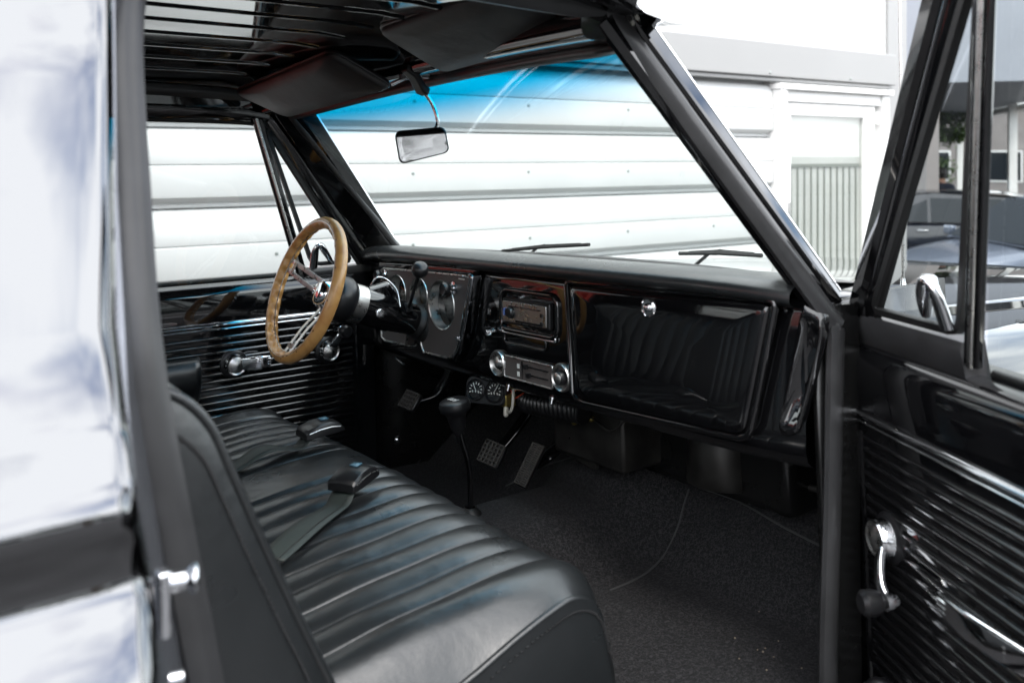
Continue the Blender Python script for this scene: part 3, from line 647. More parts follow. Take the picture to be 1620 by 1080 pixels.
for (c, r_), tick in zip(gau, (9, 7, 13)):
    o_ = dY(c[0], c[1], FO)
    g = G(); g.lathe([(r_ + .0025, -.001), (r_ + .0015, -.003), (r_ - .001, -.001), (r_ - .002, .012), (r_ - .006, .028)], o_, (1, 0, 0), 40, caps=False); T('gauge_bezel', g, 'brushed', clu, smooth=40)
    g = G(); g.lathe([(r_ + .001, .0275), (0, .0275)], o_, (1, 0, 0), 40, caps=False)
    for k in range(tick):
        a = math.radians(-50 + 280 * k / (tick - 1)); q = o_ + V((.0265, 0, 0)); d = V((0, -math.cos(a), math.sin(a)))
        g.mi(2 if k == tick - 1 else 1).sweep([q + d * (r_ * .66), q + d * (r_ * .82)], rrect(.0016, .0008, .0002), up=(1, 0, 0))
    a = math.radians(200); d = V((0, -math.cos(a), -math.sin(a))); q = o_ + V((.025, 0, 0)); g.mi(2).sweep([q - d * .008, q + d * (r_ * .72)], rrect(.0018, .001, .0003), up=(1, 0, 0)); T('gauge_face', g, ['gauge_dark', 'white_mark', 'orange_mark'], clu)
    g = G(); g.lathe([(r_ - .003, .020), (0, .020)], o_, (1, 0, 0), 32, caps=False); T('gauge_glass', g, 'gauge_glass', clu)
for (u, v), r_ in (((721, 455), .017), ((613, 434), .015)):
    o_ = dY(*pix(u, v), FO); g = G().mi(1); g.lathe([(r_ * .9, 0), (r_ * .9, .003), (r_ * .45, .004), (r_ * .45, .016)], o_, (-1, 0, 0), 20, caps=False); g.mi(0).lathe([(r_ * .45, .014), (r_ * .95, .020), (r_, .028), (r_ * .8, .034), (r_ * .5, .032), (0, .032)], o_, (-1, 0, 0), 20, caps=False); T('control_knob', g, ['plastic', 'chrome'], clu)
for u, v, wd in ((732, 441, .028), (613, 428, .014)):     # tiny lettering above the knobs
    y, z = pix(u, v); g = G()
    for k in range(6): g.box(dY(y - wd / 2 + wd * k / 6, z, FO + .0008), (.0006, wd / 6 * (.5 + .25 * (k % 2)), .0035))
    T('knob_lettering', g, 'white_mark', clu, smooth=0)
y, z = pix(735, 534); g = G(); q = dY(y, z, FO + .012)
g.plate([q + V((0, a, b)) for a, b in ((-.012, -.0025), (-.005, -.0025), (-.004, -.005), (.004, -.005), (.005, -.0025), (.012, -.0025), (.010, .0025), (.005, .0025), (.004, .005), (-.004, .005), (-.005, .0025), (-.010, .0025))], (-1, 0, 0), .003); T('dash_emblem', g, 'chrome', dash, smooth=0)
g = G(); o_ = dY(*pix(598, 437), .002); g.lathe([(.019, 0), (.019, .006), (.013, .010), (.011, .004), (0, .004)], o_, (-1, .3, 0), 20, caps=False); T('air_knob', g, 'plastic', dash)
# ---- radio
def rect_pts(y0, y1, z0, z1, r_=.004): return [((y0 + y1) / 2 + a, (z0 + z1) / 2 + b) for a, b in rrect(abs(y1 - y0), abs(z1 - z0), r_)]
def frame_rect(y0, y1, z0, z1, r_, rad, off, m, name, par):
    g = G(); g.sweep([dY(y, z, off) for y, z in rect_pts(y0, y1, z0, z1, r_)], circ(rad, 8), up=(1, 0, 0), closed=True); return T(name, g, m, par, smooth=60)
ra, rb = pix(794, 475), pix(864, 521)
y0, y1, zt, zb = ra[0], rb[0], ra[1], rb[1]
frame_rect(y0 + .022, y1 - .022, zt + .022, zb - .020, .022, .0065, .002, 'paint', 'radio_surround', dash)
frame_rect(y0 + .016, y1 - .016, zb - .018, zb - .026, .003, .003, .004, 'chrome', 'surround_strip', dash)
g = G(); g.plate([dY(y, z, .0) for y, z in rect_pts(y0 + .006, y1 - .006, zb - .004, zt + .006, .006)], (-1, 0, 0), .012); rad = T('radio', g, 'plastic', bev=.003)
g = G(); g.plate([dY(y, z, .0122) for y, z in rect_pts(y0, y1, zb + .002, zt, .003)], (-1, 0, 0), .004); T('radio_face', g, 'brushed', rad, bev=.001)
g = G(); g.box(dY((y0 + y1) / 2 - .004, zt - .010, .017), (.003, abs(y1 - y0) * .72, .0025)); T('disc_slot', g, 'gauge_dark', rad)
g = G(); g.box(dY(y0 - .012, (zt + zb) / 2, .017), (.003, .012, .016)); T('radio_display', g, 'blue_lens', rad)
g = G(); g.lathe([(.013, 0), (.013, .006), (.010, .010), (0, .010)], dY(y0 - .034, (zt + zb) / 2, .016), (-1, 0, 0), 20, caps=False); T('volume_knob', g, 'plastic', rad)
g = G(); g.box(dY((y0 + y1) / 2 - .02, zb + .006, .0168), (.002, abs(y1 - y0) * .6, .005)); T('button_row', g, 'plastic', rad)
for k in range(2):
    g = G(); g.box(dY(y1 + .014, zt - .02 - .018 * k, .017), (.003, .008, .008)); T('radio_button', g, 'plastic', rad)
# ---- ash tray and heater control
a, b = pix(793, 528), pix(854, 545); frame_rect(a[0] + .004, b[0] - .006, a[1] + .006, b[1] - .014, .01, .0032, .003, 'paint', 'ash_tray', dash)
ha, hb = pix(794, 562), pix(871, 616); y0, y1 = ha[0], hb[0]; zt, zb = ha[1], hb[1]
g = G(); g.plate([dY(y, z, 0) for y, z in rect_pts(y0, y1, zb, zt, .003)], (-1, 0, 0), .006); hc = T('heater_control', g, 'face', bev=.001)
frame_rect(y0, y1, zb, zt, .004, .0022, .007, 'brushed', 'control_trim', hc)
for k in range(3):
    z = zt - .014 - .017 * k; g = G(); g.box(dY(y1 + .052, z, .0065), (.002, .075, .003)); T('slider_slot', g, 'gauge_dark', hc)
    if k < 2: g = G(); g.box(dY(y1 + .09 - .01 * k, z, .010), (.008, .010, .009)); T('slider', g, 'plastic', hc); g = G(); g.box(dY(y0 - .052, z - .003, .0066), (.001, .008, .010)); T('control_lettering', g, 'white_mark', hc, smooth=0)
g = G(); g.box(dY(y0 - .066, (zt + zb) / 2, .0064), (.0012, .003, abs(zt - zb) * .8)); T('control_bar', g, 'gauge_dark', hc)
for i, (u, v) in enumerate(((784, 575), (884, 598))):
    o_ = dY(*pix(u, v), 0); g = G(); g.lathe([(.029, -.002), (.030, .006), (.027, .011), (.024, .007), (.020, .003)], o_, (-1, 0, 0), 32, caps=False)
    g.mi(1).lathe([(.020, .003), (0, .003)], o_, (-1, 0, 0), 32, caps=False)
    if i: g.mi(2).lathe([(.016, .003), (.015, .014), (.012, .018)], o_, (-1, 0, 0), 24, caps=False); g.mi(0).lathe([(.012, .018), (.010, .020), (0, .020)], o_, (-1, 0, 0), 24, caps=False)
    else:
        g.mi(0).lathe([(.017, .004), (.012, .010), (0, .012)], o_, (-1, 0, 0), 24, caps=False)
    T('control_dial', g, ['brushed', 'brushed', 'plastic'], hc)
for u, v in ((874, 628), (805, 608)):
    g = G(); g.lathe([(.007, 0), (.007, .004), (.004, .005), (.004, .014), (0, .015)], P(u, v, x=1.158), (-.3, 0, -1), 12); T('mounting_screw', g, 'chrome', dash)
g = G(); q = pix(776, 523); g.lathe([(.006, 0), (.006, .012), (.011, .015), (.011, .026), (0, .028)], dY(q[0], q[1], 0), (-1, .3, -.1), 14); T('lighter_knob', g, 'chrome', dash)
# ---- glovebox
GQ = [pix(*q) for q in ((893, 456), (898, 452), (1200, 482), (1209, 486), (1210, 494), (1178, 672), (1172, 684), (1160, 687), (925, 634), (912, 628), (905, 618))]
g = G(); cyc, czc = sum(q[0] for q in GQ) / len(GQ), sum(q[1] for q in GQ) / len(GQ)
def gl_(k, off): return [dY(cyc + (y - cyc) * k, czc + (z - czc) * k, off) for y, z in GQ]
R = [gl_(1, -.004), gl_(1, .006), gl_(.985, .010), gl_(.9, .0125), gl_(.6, .0145), gl_(.3, .0155)]; g.rings(R, True, True); gb = T('glovebox_door', g, 'paint', smooth=50)
g = G(); g.sweep([dY(cyc + (y - cyc) * 1.035, czc + (z - czc) * 1.06, .004) for y, z in GQ], circ(.0065, 8), up=(1, 0, 0), closed=True); T('glovebox_rim', g, 'paint', dash, smooth=70)
g = G(); o_ = dY(*pix(1023, 487), .011); g.lathe([(.019, 0), (.018, .004), (.0155, .006), (.0145, .004), (.008, .004), (.0075, .009), (.005, .011), (0, .011)], o_, (-1, 0, 0), 28, caps=False); T('glovebox_lock', g, 'chrome', gb, smooth=40)
g = G(); vr = [pix(*q) for q in ((1242, 506), (1255, 500), (1268, 512), (1269, 545), (1246, 668), (1236, 686), (1222, 688), (1217, 676), (1222, 640))]
c0 = (sum(q[0] for q in vr) / 9, sum(q[1] for q in vr) / 9); vr = [(p.x, p.z) for p in cr_path([V((a, 0, b)) for a, b in vr], 3, True)]
R = [[dY(c0[0] + (y - c0[0]) * k, c0[1] + (z - c0[1]) * k, o) + V((bow(y), 0, 0)) for y, z in vr] for k, o in ((1.12, -.004), (1.05, .009), (.92, .011), (.8, .003), (.3, -.001))]; g.rings(R); T('dash_end_recess', g, 'paint', dash, smooth=60)
g = G(); g.sweep([dY(y, -.197, .004) + V((bow(y), 0, 0)) for y in [-.20 - .52 * k / 10 for k in range(11)]], circ(.004, 8)); T('dash_bead', g, 'paint', dash)
# ================================================================== STEERING
WC = P(483, 457, y=.37); TL = math.radians(20); AX = V((math.cos(TL), 0, -math.sin(TL))); UPW = V((math.sin(TL), 0, math.cos(TL))); SDW = V((0, 1, 0))
RM, rm = .163, .0142
def wp_(a, r_, h=0): return WC + SDW * (r_ * math.cos(a)) + UPW * (r_ * math.sin(a)) + AX * h
g = G(); R = []; N = 192
for i in range(N):
    a = 2 * math.pi * i / N; rad_ = SDW * math.cos(a) + UPW * math.sin(a); ring = []
    for k in range(16):
        b = 2 * math.pi * k / 16; rr = rm * (1 + .05 * (math.sin(b) < 0))
        inner = max(0, -math.cos(b)); ring.append(wp_(a, RM) + rad_ * (rr * math.cos(b) - .0062 * inner * (-1) * (.5 + .5 * math.cos(a * 30))) + AX * (rr * 1.05 * math.sin(b)))
    R.append(ring)
g.rings(R, closed=True); sw = T('steering_wheel', g, 'wood', smooth=80, org=WC)
for h, rr in ((-.0149, RM), (.0, RM - rm * .97)):
    g = G(); g.sweep([wp_(2 * math.pi * i / 96, rr, h) for i in range(96)], circ(.0012, 6), up=AX, closed=True); T('rim_inlay', g, 'brushed', sw)
g = G()
for k in range(14):
    a = 2 * math.pi * k / 14 + .1; p = wp_(a, RM + .004, -rm * 1.0); g.lathe([(.0024, -.001), (.0022, .0008), (0, .001)], p, -AX, 8)
T('rim_rivets', g, 'gauge_dark', sw)
for a in (math.radians(20), math.radians(160), math.radians(-90)):
    tdir = -SDW * math.sin(a) + UPW * math.cos(a); g = G()
    for sgn in (-1, 1):
        g.sweep([wp_(a, .030, .062) + tdir * .015 * sgn, wp_(a, .09, .028) + tdir * .0145 * sgn, wp_(a, RM - .008, .002) + tdir * .0125 * sgn], rrect(.012, .0035, .001), up=AX)
    g.sweep([wp_(a, RM - .03, .008) - tdir * .015, wp_(a, RM - .03, .008) + tdir * .015], rrect(.012, .0035, .001), up=AX)
    T('spoke', g, 'brushed', sw, smooth=30)
g = G(); g.lathe([(0, .028), (.022, .029), (.030, .036), (.034, .05), (.036, .066)], WC, AX, 32, caps=False); T('horn_button', g, 'chrome', sw, smooth=50)
g = G().mi(0); g.lathe([(.036, .058), (.050, .066), (.056, .078), (.056, .105), (.049, .118), (.044, .120)], WC, AX, 36, caps=False); T('wheel_hub', g, 'plastic', sw, smooth=40)
L_ = 1.16 - WC.x; CL = L_ / AX.x
g = G().mi(1); g.lathe([(.044, .118), (.047, .121), (.047, .150)], WC, AX, 32, caps=False)
g.mi(0).lathe([(.047, .150), (.046, .235), (.043, .238)], WC, AX, 32, caps=False); g.mi(0).lathe([(.043, .238), (.040, .30), (.030, CL - .02), (.030, CL + .75)], WC, AX, 28, caps=False); col_ = T('steering_column', g, ['paint', 'brushed'], smooth=40, org=WC + AX * .12)
g = G(); g.lathe([(.030, CL - .055), (.044, CL - .045), (.046, CL - .036), (.040, CL - .030), (.048, CL - .024), (.050, CL - .012), (.055, CL - .006), (.058, CL + .02)], WC, AX, 28, caps=False); T('column_boot', g, 'rubber_black', col_)
g = G(); g.sweep(cr_path([WC + AX * .17 + UPW * .044 + SDW * .016, WC + AX * .172 + UPW * .074, WC + AX * .20 + UPW * .078, WC + AX * .23 + UPW * .06 - SDW * .012, WC + AX * .236 + UPW * .02 - SDW * .044], 5), circ(.002, 8), up=SDW); T('shift_indicator_rim', g, 'chrome', col_)
g = G(); g.sweep([WC + AX * .165 + UPW * .03, WC + AX * .20 + UPW * .052, WC + AX * .245 + UPW * .035], [(-.026, -.02), (-.022, .012), (-.012, .02), (.012, .02), (.022, .012), (.026, -.02)], up=UPW, scale=[1, 1.05, .8]); T('shift_indicator', g, 'paint', col_, smooth=40)
g = G(); g.lathe([(.011, 0), (.011, .006), (.007, .008), (0, .006)], WC + AX * .185 - SDW * .044 - UPW * .008, -SDW, 16); T('hazard_button', g, 'chrome', col_)
kb = P(664, 428, y=.225); rt = WC + AX * .265 + UPW * .02 - SDW * .034
g = G(); g.box(rt + V((0, 0, .006)), (.016, .02, .02)); g.tube([rt, rt.lerp(kb, .5) + V((.002, 0, .003)), kb], .0048, 10); sh = T('shift_lever', g, 'plastic', col_)
d = (kb - rt).normalized(); g = G(); g.lathe([(.0055, -.03), (.0075, -.022), (.0095, -.014), (.0175, -.008), (.0205, .002), (.0185, .013), (.011, .019), (0, .020)], kb, d, 24, caps=False); T('shift_knob', g, 'plastic', col_, smooth=60)
g = G(); g.tube([WC + AX * .16 + SDW * .04, WC + AX * .165 + SDW * .14 + UPW * .02], .004, 8); T('turn_signal_lever', g, 'chrome', col_)
g = G(); q = WC + AX * (CL + .05) - V((0, 0, .05)); g.box(q, (.05, .05, .03)); g.mi(1).lathe([(.012, 0), (.012, .02), (.006, .03)], q + V((-.02, 0, -.01)), (-.4, 0, -1), 12); T('column_bracket', g, ['chrome', 'brass'], col_, bev=.004)
# ================================================================== PEDALS, LEVER, UNDER-DASH
def pedal(name, c, n_, w_, h_, arm, cols, rows_, up=(.55, 0, .83), m='pad_rubber'):
    c = V(c); up = V(up).normalized(); nr = V(n_).normalized(); sd = up.cross(nr).normalized(); up = nr.cross(sd).normalized()
    R_ = Matrix((sd, up, nr)).transposed(); g = G(); g.box(c - nr * .006, (w_, h_, .014), R_); pdl = T(name, g, 'plastic', bev=.004)
    for i in range(cols):
        for j in range(rows_):
            pass
    g = G()
    for i in range(cols + 1): g.box(c + sd * (w_ * .92 * (i / cols - .5)) + nr * .003, (.0032, h_ * .94, .005), R_)
    for j in range(rows_ + 1): g.box(c + up * (h_ * .92 * (j / rows_ - .5)) + nr * .0036, (w_ * .94, .0032, .005), R_)
    T('pedal_tread', g, m, pdl, smooth=0)
    g = G(); g.sweep(cr_path([c - nr * .012] + [V(a) for a in arm], 6), rrect(.014, .028, .004), up=sd); T('pedal_arm', g, 'paint', pdl, smooth=40)
pedal('brake_pedal', P(778, 717, y=.28), (-.75, -.25, .55), .068, .06, [P(800, 690, y=.27) + V((.02, 0, 0)), P(818, 650, y=.26) + V((.04, 0, 0)), P(815, 600, y=.25) + V((.06, 0, 0))], 5, 5)
pedal('clutch_pedal', P(648, 633, y=.52), (-.75, -.1, .6), .062, .05, [P(672, 628, y=.50) + V((.03, 0, 0)), P(690, 605, y=.48) + V((.03, 0, 0)), P(700, 575, y=.46) + V((.03, 0, 0))], 5, 4)
c = P(838, 735, y=.12)
pedal('gas_pedal', c, (-.72, -.35, .55), .034, .11, [c + V((.06, .0, .01)), P(870, 700, y=.07) + V((.05, 0, 0)), P(872, 690, y=.06) + V((.08, 0, .03))], 2, 18)
kb = P(720, 645, y=.06); base = V((kb.x + .03, .055, -.735))
g = G(); g.tube(cr_path([base, V((kb.x + .024, .045, -.62)), kb + V((.012, -.008, -.075)), kb + V((.004, -.003, -.03))], 6), .0065, 10); gear = T('gear_lever', g, 'paint')
g = G(); ax = V((-.15, 0, 1)); g.lathe([(.010, -.062), (.012, -.055), (.017, -.045), (.021, -.02), (.024, -.012), (.034, -.004), (.036, .006), (.033, .015), (.027, .0185), (.0, .0185)], kb, ax, 28, caps=False); T('gear_knob', g, 'plastic', gear, smooth=40)
g = G(); a_ = V(ax).normalized(); q = kb + a_ * .0190
for dy in (-.011, 0, .011): g.box(q + V((0, dy, 0)), (.020, .0022, .0012))
g.box(q, (.0022, .024, .0012)); T('shift_pattern', g, 'white_mark', gear, smooth=0)
g = G(); g.lathe([(.010, -.078), (.010, -.062)], kb, ax, 12); T('knob_collar', g, 'chrome', gear)
g = G(); g.lathe([(.075, -.01), (.06, .02), (.045, .03), (.04, .05), (.028, .06), (.024, .08), (.012, .09)], base + V((0, 0, -.06)), (0, 0, 1), 28, caps=False); T('lever_boot', g, 'rubber_black', gear, smooth=50)
# auxiliary gauges under the dash
c = P(770, 618, x=1.17); NX = V((-.86, -.38, .22)).normalized(); SD = V((0, 0, 1)).cross(NX).normalized(); UPX = NX.cross(SD)
g = G(); R = []
for k, o in ((1, -.03), (1, .004), (.95, .007)): R.append([c + SD * (x * k) + UPX * (y * k) + NX * o for x, y in [(a, b) for a, b in rrect(.112, .062, .018)]])
g.rings(R); gp = T('gauge_pod', g, 'plastic', smooth=40)
for sx in (-.026, .026):
    o_ = c + SD * sx + NX * .007; g = G(); g.lathe([(.0245, -.001), (.0255, .004), (.0235, .006), (.0215, .001)], o_, NX, 32, caps=False); T('pod_bezel', g, 'plastic', gp)
    g = G(); g.lathe([(.0225, .0006), (0, .0006)], o_, NX, 32, caps=False)
    for k in range(9):
        a = math.radians(200 - 220 * k / 8); d = SD * math.cos(a) + UPX * math.sin(a); g.mi(1).sweep([o_ + NX * .0012 + d * .013, o_ + NX * .0012 + d * .018], rrect(.002, .0006, .0002), up=NX)
    for k in range(3): g.box(o_ + NX * .0012 + SD * (-.008 + .008 * k) - UPX * .004, (.0008, .004, .005))
    a = math.radians(120 if sx < 0 else 60); d = SD * math.cos(a) + UPX * math.sin(a); g.sweep([o_ + NX * .0016 - d * .004, o_ + NX * .0016 + d * .016], rrect(.0016, .0006, .0002), up=NX)
    if sx > 0: pass
    T('pod_dial', g, ['gauge_dark', 'white_mark'], gp, smooth=0)
    g = G(); g.lathe([(.022, .004), (0, .004)], o_, NX, 24, caps=False); T('pod_glass', g, 'gauge_glass', gp)
q = P(803, 632, x=1.20); g = G(); g.box(q, (.03, .026, .03)); g.mi(1).lathe([(.006, 0), (.006, .02), (.004, .024)], q + V((-.012, -.01, -.012)), (-.3, -.3, -1), 10); T('oil_sender', g, ['brass', 'white_hose'], gp, bev=.003)
g = G(); g.tube(cr_path([P(800, 645, x=1.19), P(806, 652, x=1.18), P(811, 640, x=1.18), P(812, 610, x=1.185)], 8), .0034, 8); T('gauge_tube', g, 'white_hose', gp)
for cpts, m_ in (([(803, 635), (815, 630), (828, 622)], 'red_mark'), ([(800, 612), (806, 616), (812, 622)], 'red_mark'), ([(802, 628), (812, 620), (822, 612)], 'orange_mark')):
    g = G(); g.tube(cr_path([P(u, v, x=1.205) for u, v in cpts], 6), .0016, 6); T('gauge_wire', g, m_, gp)
hp = cr_path([P(808, 622, x=1.25), P(840, 636, x=1.25), P(880, 643, x=1.26), P(925, 652, x=1.28)], 28)
g = G(); g.tube(hp, .0245, 18, scale=[1 + .14 * (1, .5, -.7, .5)[k % 4] for k in range(len(hp))]); T('air_duct_hose', g, 'plastic', smooth=75)
# heater box and blower
a, b = P(872, 650, x=1.32), P(985, 742, x=1.34)
g = G(); g.box(((1.42), (a.y + b.y) / 2 - .01, (a.z + b.z) / 2 + .03), (.19, abs(a.y - b.y) + .02, abs(a.z - b.z) + .07)); hb_ = T('heater_box', g, 'metal_worn', bev=.008)
g = G(); p_ = P(920, 722, x=1.345); g.box(p_, (.012, .11, .022), Matrix.Rotation(.12, 3, 'X')); T('heater_flap', g, 'metal_worn', hb_, bev=.002)
q0 = P(910, 667, x=1.31); g = G(); g.tube(cr_path([q0, P(930, 664, x=1.31), P(938, 662, x=1.31), P(965, 682, x=1.31), P(990, 665, x=1.32)], 6), .0022, 6); T('heater_cable', g, 'metal_worn', hb_)
for u, v in ((910, 667), (937, 662)): g = G(); g.lathe([(.007, 0), (.007, .006), (.003, .01)], P(u, v, x=1.318), (-1, 0, 0), 12); T('cable_clamp', g, 'brass', hb_)
g = G(); g.box((1.55, -.30, -.545), (.22, .44, .24)); T('heater_case', g, 'paint_dull', bev=.02)
cb = P(1142, 765, x=1.46); g = G(); g.lathe([(.0, -.002), (.072, 0), (.075, .006), (.075, .14), (.068, .15), (0, .15)], cb, (.1, 0, 1), 32, caps=False); bl_ = T('blower_motor', g, 'metal_worn', smooth=40)
g = G(); g.lathe([(.0, 0), (.085, 0), (.085, .006), (0, .006)], cb + V((.015, 0, .148)), (.1, 0, 1), 32, caps=False); T('blower_flange', g, 'paint_dull', bl_)
g = G(); g.tube(cr_path([P(1195, 742, x=1.48), P(1235, 752, x=1.5), P(1270, 768, x=1.5), P(1302, 775, x=1.5)], 6), .007, 8); T('heater_pipe', g, 'metal_worn', bl_)
g = G(); g.tube(cr_path([V((1.25, .60, -.42)), V((1.24, .45, -.47)), V((1.26, .3, -.46)), V((1.28, .1, -.47))], 8), .009, 8); T('wiring_harness', g, 'rubber_black')
g = G(); q = P(640, 577, x=1.22); g.tube([q, q + V((-.01, .03, .018))], .005, 8); T('parking_brake_handle', g, 'chrome')
# ================================================================== VISORS AND MIRROR
def visor(A, B, C, D, th, piv):
    A, B, C, D = map(V, (A, B, C, D)); n_ = (B - A).cross(D - A).normalized(); n_ = n_ if n_.z < 0 else -n_
    cen = (A + B + C + D) / 4; q = []
    cs = [A, B, C, D]
    for i in range(4):
        p, c_, r_ = cs[i - 1], cs[i], cs[(i + 1) % 4]
        for k in range(6):
            t_ = k / 5; e1 = c_ + (p - c_).normalized() * .028; e2 = c_ + (r_ - c_).normalized() * .028; q.append(e1 * (1 - t_) ** 2 + c_ * 2 * t_ * (1 - t_) + e2 * t_ * t_)
    R = [[p + (cen - p) * k + n_ * o for p in q] for k, o in ((.5, -th * .55), (.06, -th * .5), (.012, -th * .3), (0, 0), (.012, th * .3), (.06, th * .5), (.5, th * .62))]
    g = G(); g.rings(R); vz_ = T('sun_visor', g, 'vinyl_visor', smooth=60)
    g = G(); g.sweep([p for p in q], circ(.0035, 6), up=n_, closed=True); T('visor_piping', g, 'vinyl', vz_, smooth=80)
    for (a, b) in piv:
        g = G(); a, b = V(a), V(b); g.tube(cr_path([a, a.lerp(b, .5) + V((0, 0, .006)), b], 4), .005, 8); g.box(b, (.022, .03, .012)); T('visor_bracket', g, 'chrome', vz_, smooth=40, bev=.001)
vA, vB, vC, vD = P(372, 143, y=.60), P(525, 79, y=.10), P(622, 136, y=.06), P(457, 182, y=.50)
visor(vA, vB, vC, vD, .030, [(vC + V((.0, .01, .004)), V((.955, .025, .245))), (vD + V((.0, .01, .004)), V((.90, .56, .225)))])
vB, vC, vD = P(597, 44, y=-.15), P(700, 108, y=-.12), P(958, 36, y=-.58); vA = vB + (vD - vC) * 1.02 + V((-.02, 0, -.012))
visor(vA, vB, vC, vD, .030, [(vC + V((.0, -.01, .004)), V((.955, -.015, .25))), (vB + V((.02, .01, .004)), V((vB.x + .02, vB.y + .05, vB.z + .012)))])
mt = P(655, 118, y=.005); g = G(); mb = P(668, 142, y=.0)
g.rings([[p + V((x, y, z)) for x, y, z in ((0, -.018 * k, .008), (0, .018 * k, .008), (-.006, .016 * k, -.008), (-.006, -.016 * k, -.008))] for p, k in ((mt + V((-.02, 0, .014)), .8), (mt, 1), (mb, 1.05), (mb + V((.014, 0, -.006)), .8))]); mr = T('mirror_mount', g, 'plastic', bev=.004)
mc = P(668, 228, y=.0); g = G(); g.tube(cr_path([mb, P(683, 163, y=-.004), P(691, 184, y=-.01), P(692, 197, y=-.01), mc + V((.022, -.008, .02))], 5), .0045, 10); T('mirror_arm', g, 'chrome', mr)
NM = V((-.46, -.88, .062)).normalized(); SM = V((0, 0, 1)).cross(NM).normalized(); UM = NM.cross(SM); ro = .15
SM, UM = SM * math.cos(ro) + UM * math.sin(ro), UM * math.cos(ro) - SM * math.sin(ro)
sec = rrect(.108, .062, .012); sh_ = lambda x, y: (x, y * (1 - .12 * x / .05) + .004 * (1 - (x / .05) ** 2) * (y > 0))
g = G(); g.rings([[mc + SM * (sh_(x, y)[0] * k) + UM * (sh_(x, y)[1] * k) + NM * o for x, y in sec] for k, o in ((.7, -.018), (.95, -.012), (1, -.004), (1, .004), (.955, .0055))]); T('mirror_housing', g, 'plastic', mr, smooth=40)
g = G(); g.rings([[mc + SM * (sh_(x, y)[0] * k) + UM * (sh_(x, y)[1] * k) + NM * .0058 for x, y in sec] for k in (.945, .4)], True, True); T('mirror_glass', g, 'mirror', mr, smooth=0)
# ================================================================== WHITE METAL BUILDING BESIDE THE TRUCK
WA = TH - math.atan(2090 / FPX); aw = V((math.cos(WA), math.sin(WA), 0)); nw = V((-math.sin(WA), math.cos(WA), 0)); LW = 4.4
def WM(a, o, z): p = V((0, CY, 0)) + aw * a + nw * (LW - o); return V((p.x, p.y, z))
B0 = WM(0, 0, 0)
bld = tag(empty('metal_building', B0), 'white building with horizontal metal siding, plain fascia and glass door, beside the truck', 'building')
A0, A1, PER = -6.0, 5.205, .391
g = G(); q = [WM(A0, -.05, -.6), WM(6.9, -.05, -.6), WM(6.9, -.05, 2.2), WM(A0, -.05, 2.2)]
gg = G(); gg.rings([q, [p + nw * 5 for p in q]]); T_ = build('core_wall', gg, 'siding', bld, smooth=0)
sp = [(.004, 0), (.004, .014), (-.004, .018), (-.004, .020), (.052, .050), (.054, .055), (.050, .20), (.046, .203), (.038, .206), (.0475, .2105), (.049, .215), (.040, .33), (.018, .372), (.008, .380), (-.02, .382), (-.02, PER)]
g = G(); z0 = 1.635 - 4 * PER
g.grid([[WM(a, o, z0 + z) for o, z in sp] for a in (A0, -2, 2, A1)]); pan = build('siding_panel', g, 'siding', bld, smooth=25); c0 = ORIG[pan]
for k in range(1, 5): copy(pan, c0 + V((0, 0, PER * k)), bld)
g = G(); g.lathe([(.0, 0), (.013, 0), (.013, .002), (.009, .003), (.009, .008), (0, .009)], WM(0, .03, 0), -nw, 10, caps=False)
scr = None
for k in range(6):
    z = 1.395 + .4 * (k - 3)
    for j in range(-2, 7):
        a = 2.215 + .785 * j - .78
        if scr is None:
            g = G(); g.lathe([(.0, 0), (.014, 0), (.014, .002), (.009, .003), (.009, .008), (0, .009)], WM(a, .047, z), -nw, 10, caps=False); scr = build('screw', g, 'screw', bld, org=WM(a, .047, z))
        elif a < 5.1 and z < 2.05: copy(scr, WM(a + random.uniform(-.01, .01), .047, z + random.uniform(-.006, .006)), bld)
def wbox(g, a0, a1, o0, o1, z0, z1): return g.rings([[WM(a, o, z) for a, o in ((a0, o0), (a1, o0), (a1, o1), (a0, o1))] for z in (z0, z1)])
wbox(g := G(), A0, 6.66, -.02, .11, 2.075, 2.325); fa = build('fascia', g, 'fascia', bld, bev=.006)
wbox(g := G(), A0, 6.64, -.02, .085, 2.045, 2.068); build('fascia_drip', g, 'fascia', bld)
for k in range(8):
    g = G(); p = WM(-.6 + .95 * k, .112, 2.10); g.lathe([(.012, 0), (.008, .004), (0, .005)], p, -nw, 8); build('fascia_screw', g, 'screw', bld)
wbox(g := G(), A0, 6.92, -.10, .01, 2.33, 4.6); build('upper_wall', g, 'siding', bld)
wbox(g := G(), 6.665, 6.93, -5.0, .035, -.6, 4.6); build('corner_trim', g, 'fascia', bld, bev=.004)
# glass entrance door
wbox(g := G(), 5.205, 6.66, -.045, .02, -.3, 2.06); build('door_surround', g, 'siding', bld)
g = G(); wbox(g, 5.21, 5.28, .02, .12, -.3, 1.985); wbox(g, 6.50, 6.585, .02, .10, -.3, 1.985); wbox(g, 5.2, 6.6, .022, .13, 1.987, 2.03); wbox(g, 5.282, 6.498, .022, .08, 1.90, 1.984)
dr = build('entrance_door', g, 'white_frame', bld, bev=.004)
g = G(); wbox(g, 5.285, 5.392, .024, .062, -.2, 1.895); wbox(g, 6.295, 6.44, .024, .062, -.2, 1.895); wbox(g, 5.394, 6.293, .024, .062, 1.80, 1.895); wbox(g, 5.394, 6.293, .024, .062, -.2, .1); build('door_leaf', g, 'white_frame', dr, bev=.004)
wbox(g := G(), 5.394, 6.293, .036, .042, .1, 1.80); build('door_pane', g, 'door_glass', dr)
for k in range(11): wbox(g := G(), 5.43 + .08 * k, 5.442 + .08 * k, .0235, .030, .12, 1.40); build('reflected_bar', g, 'reflection_grey', dr)  # modelled bars stand in for a railing reflected in the pane
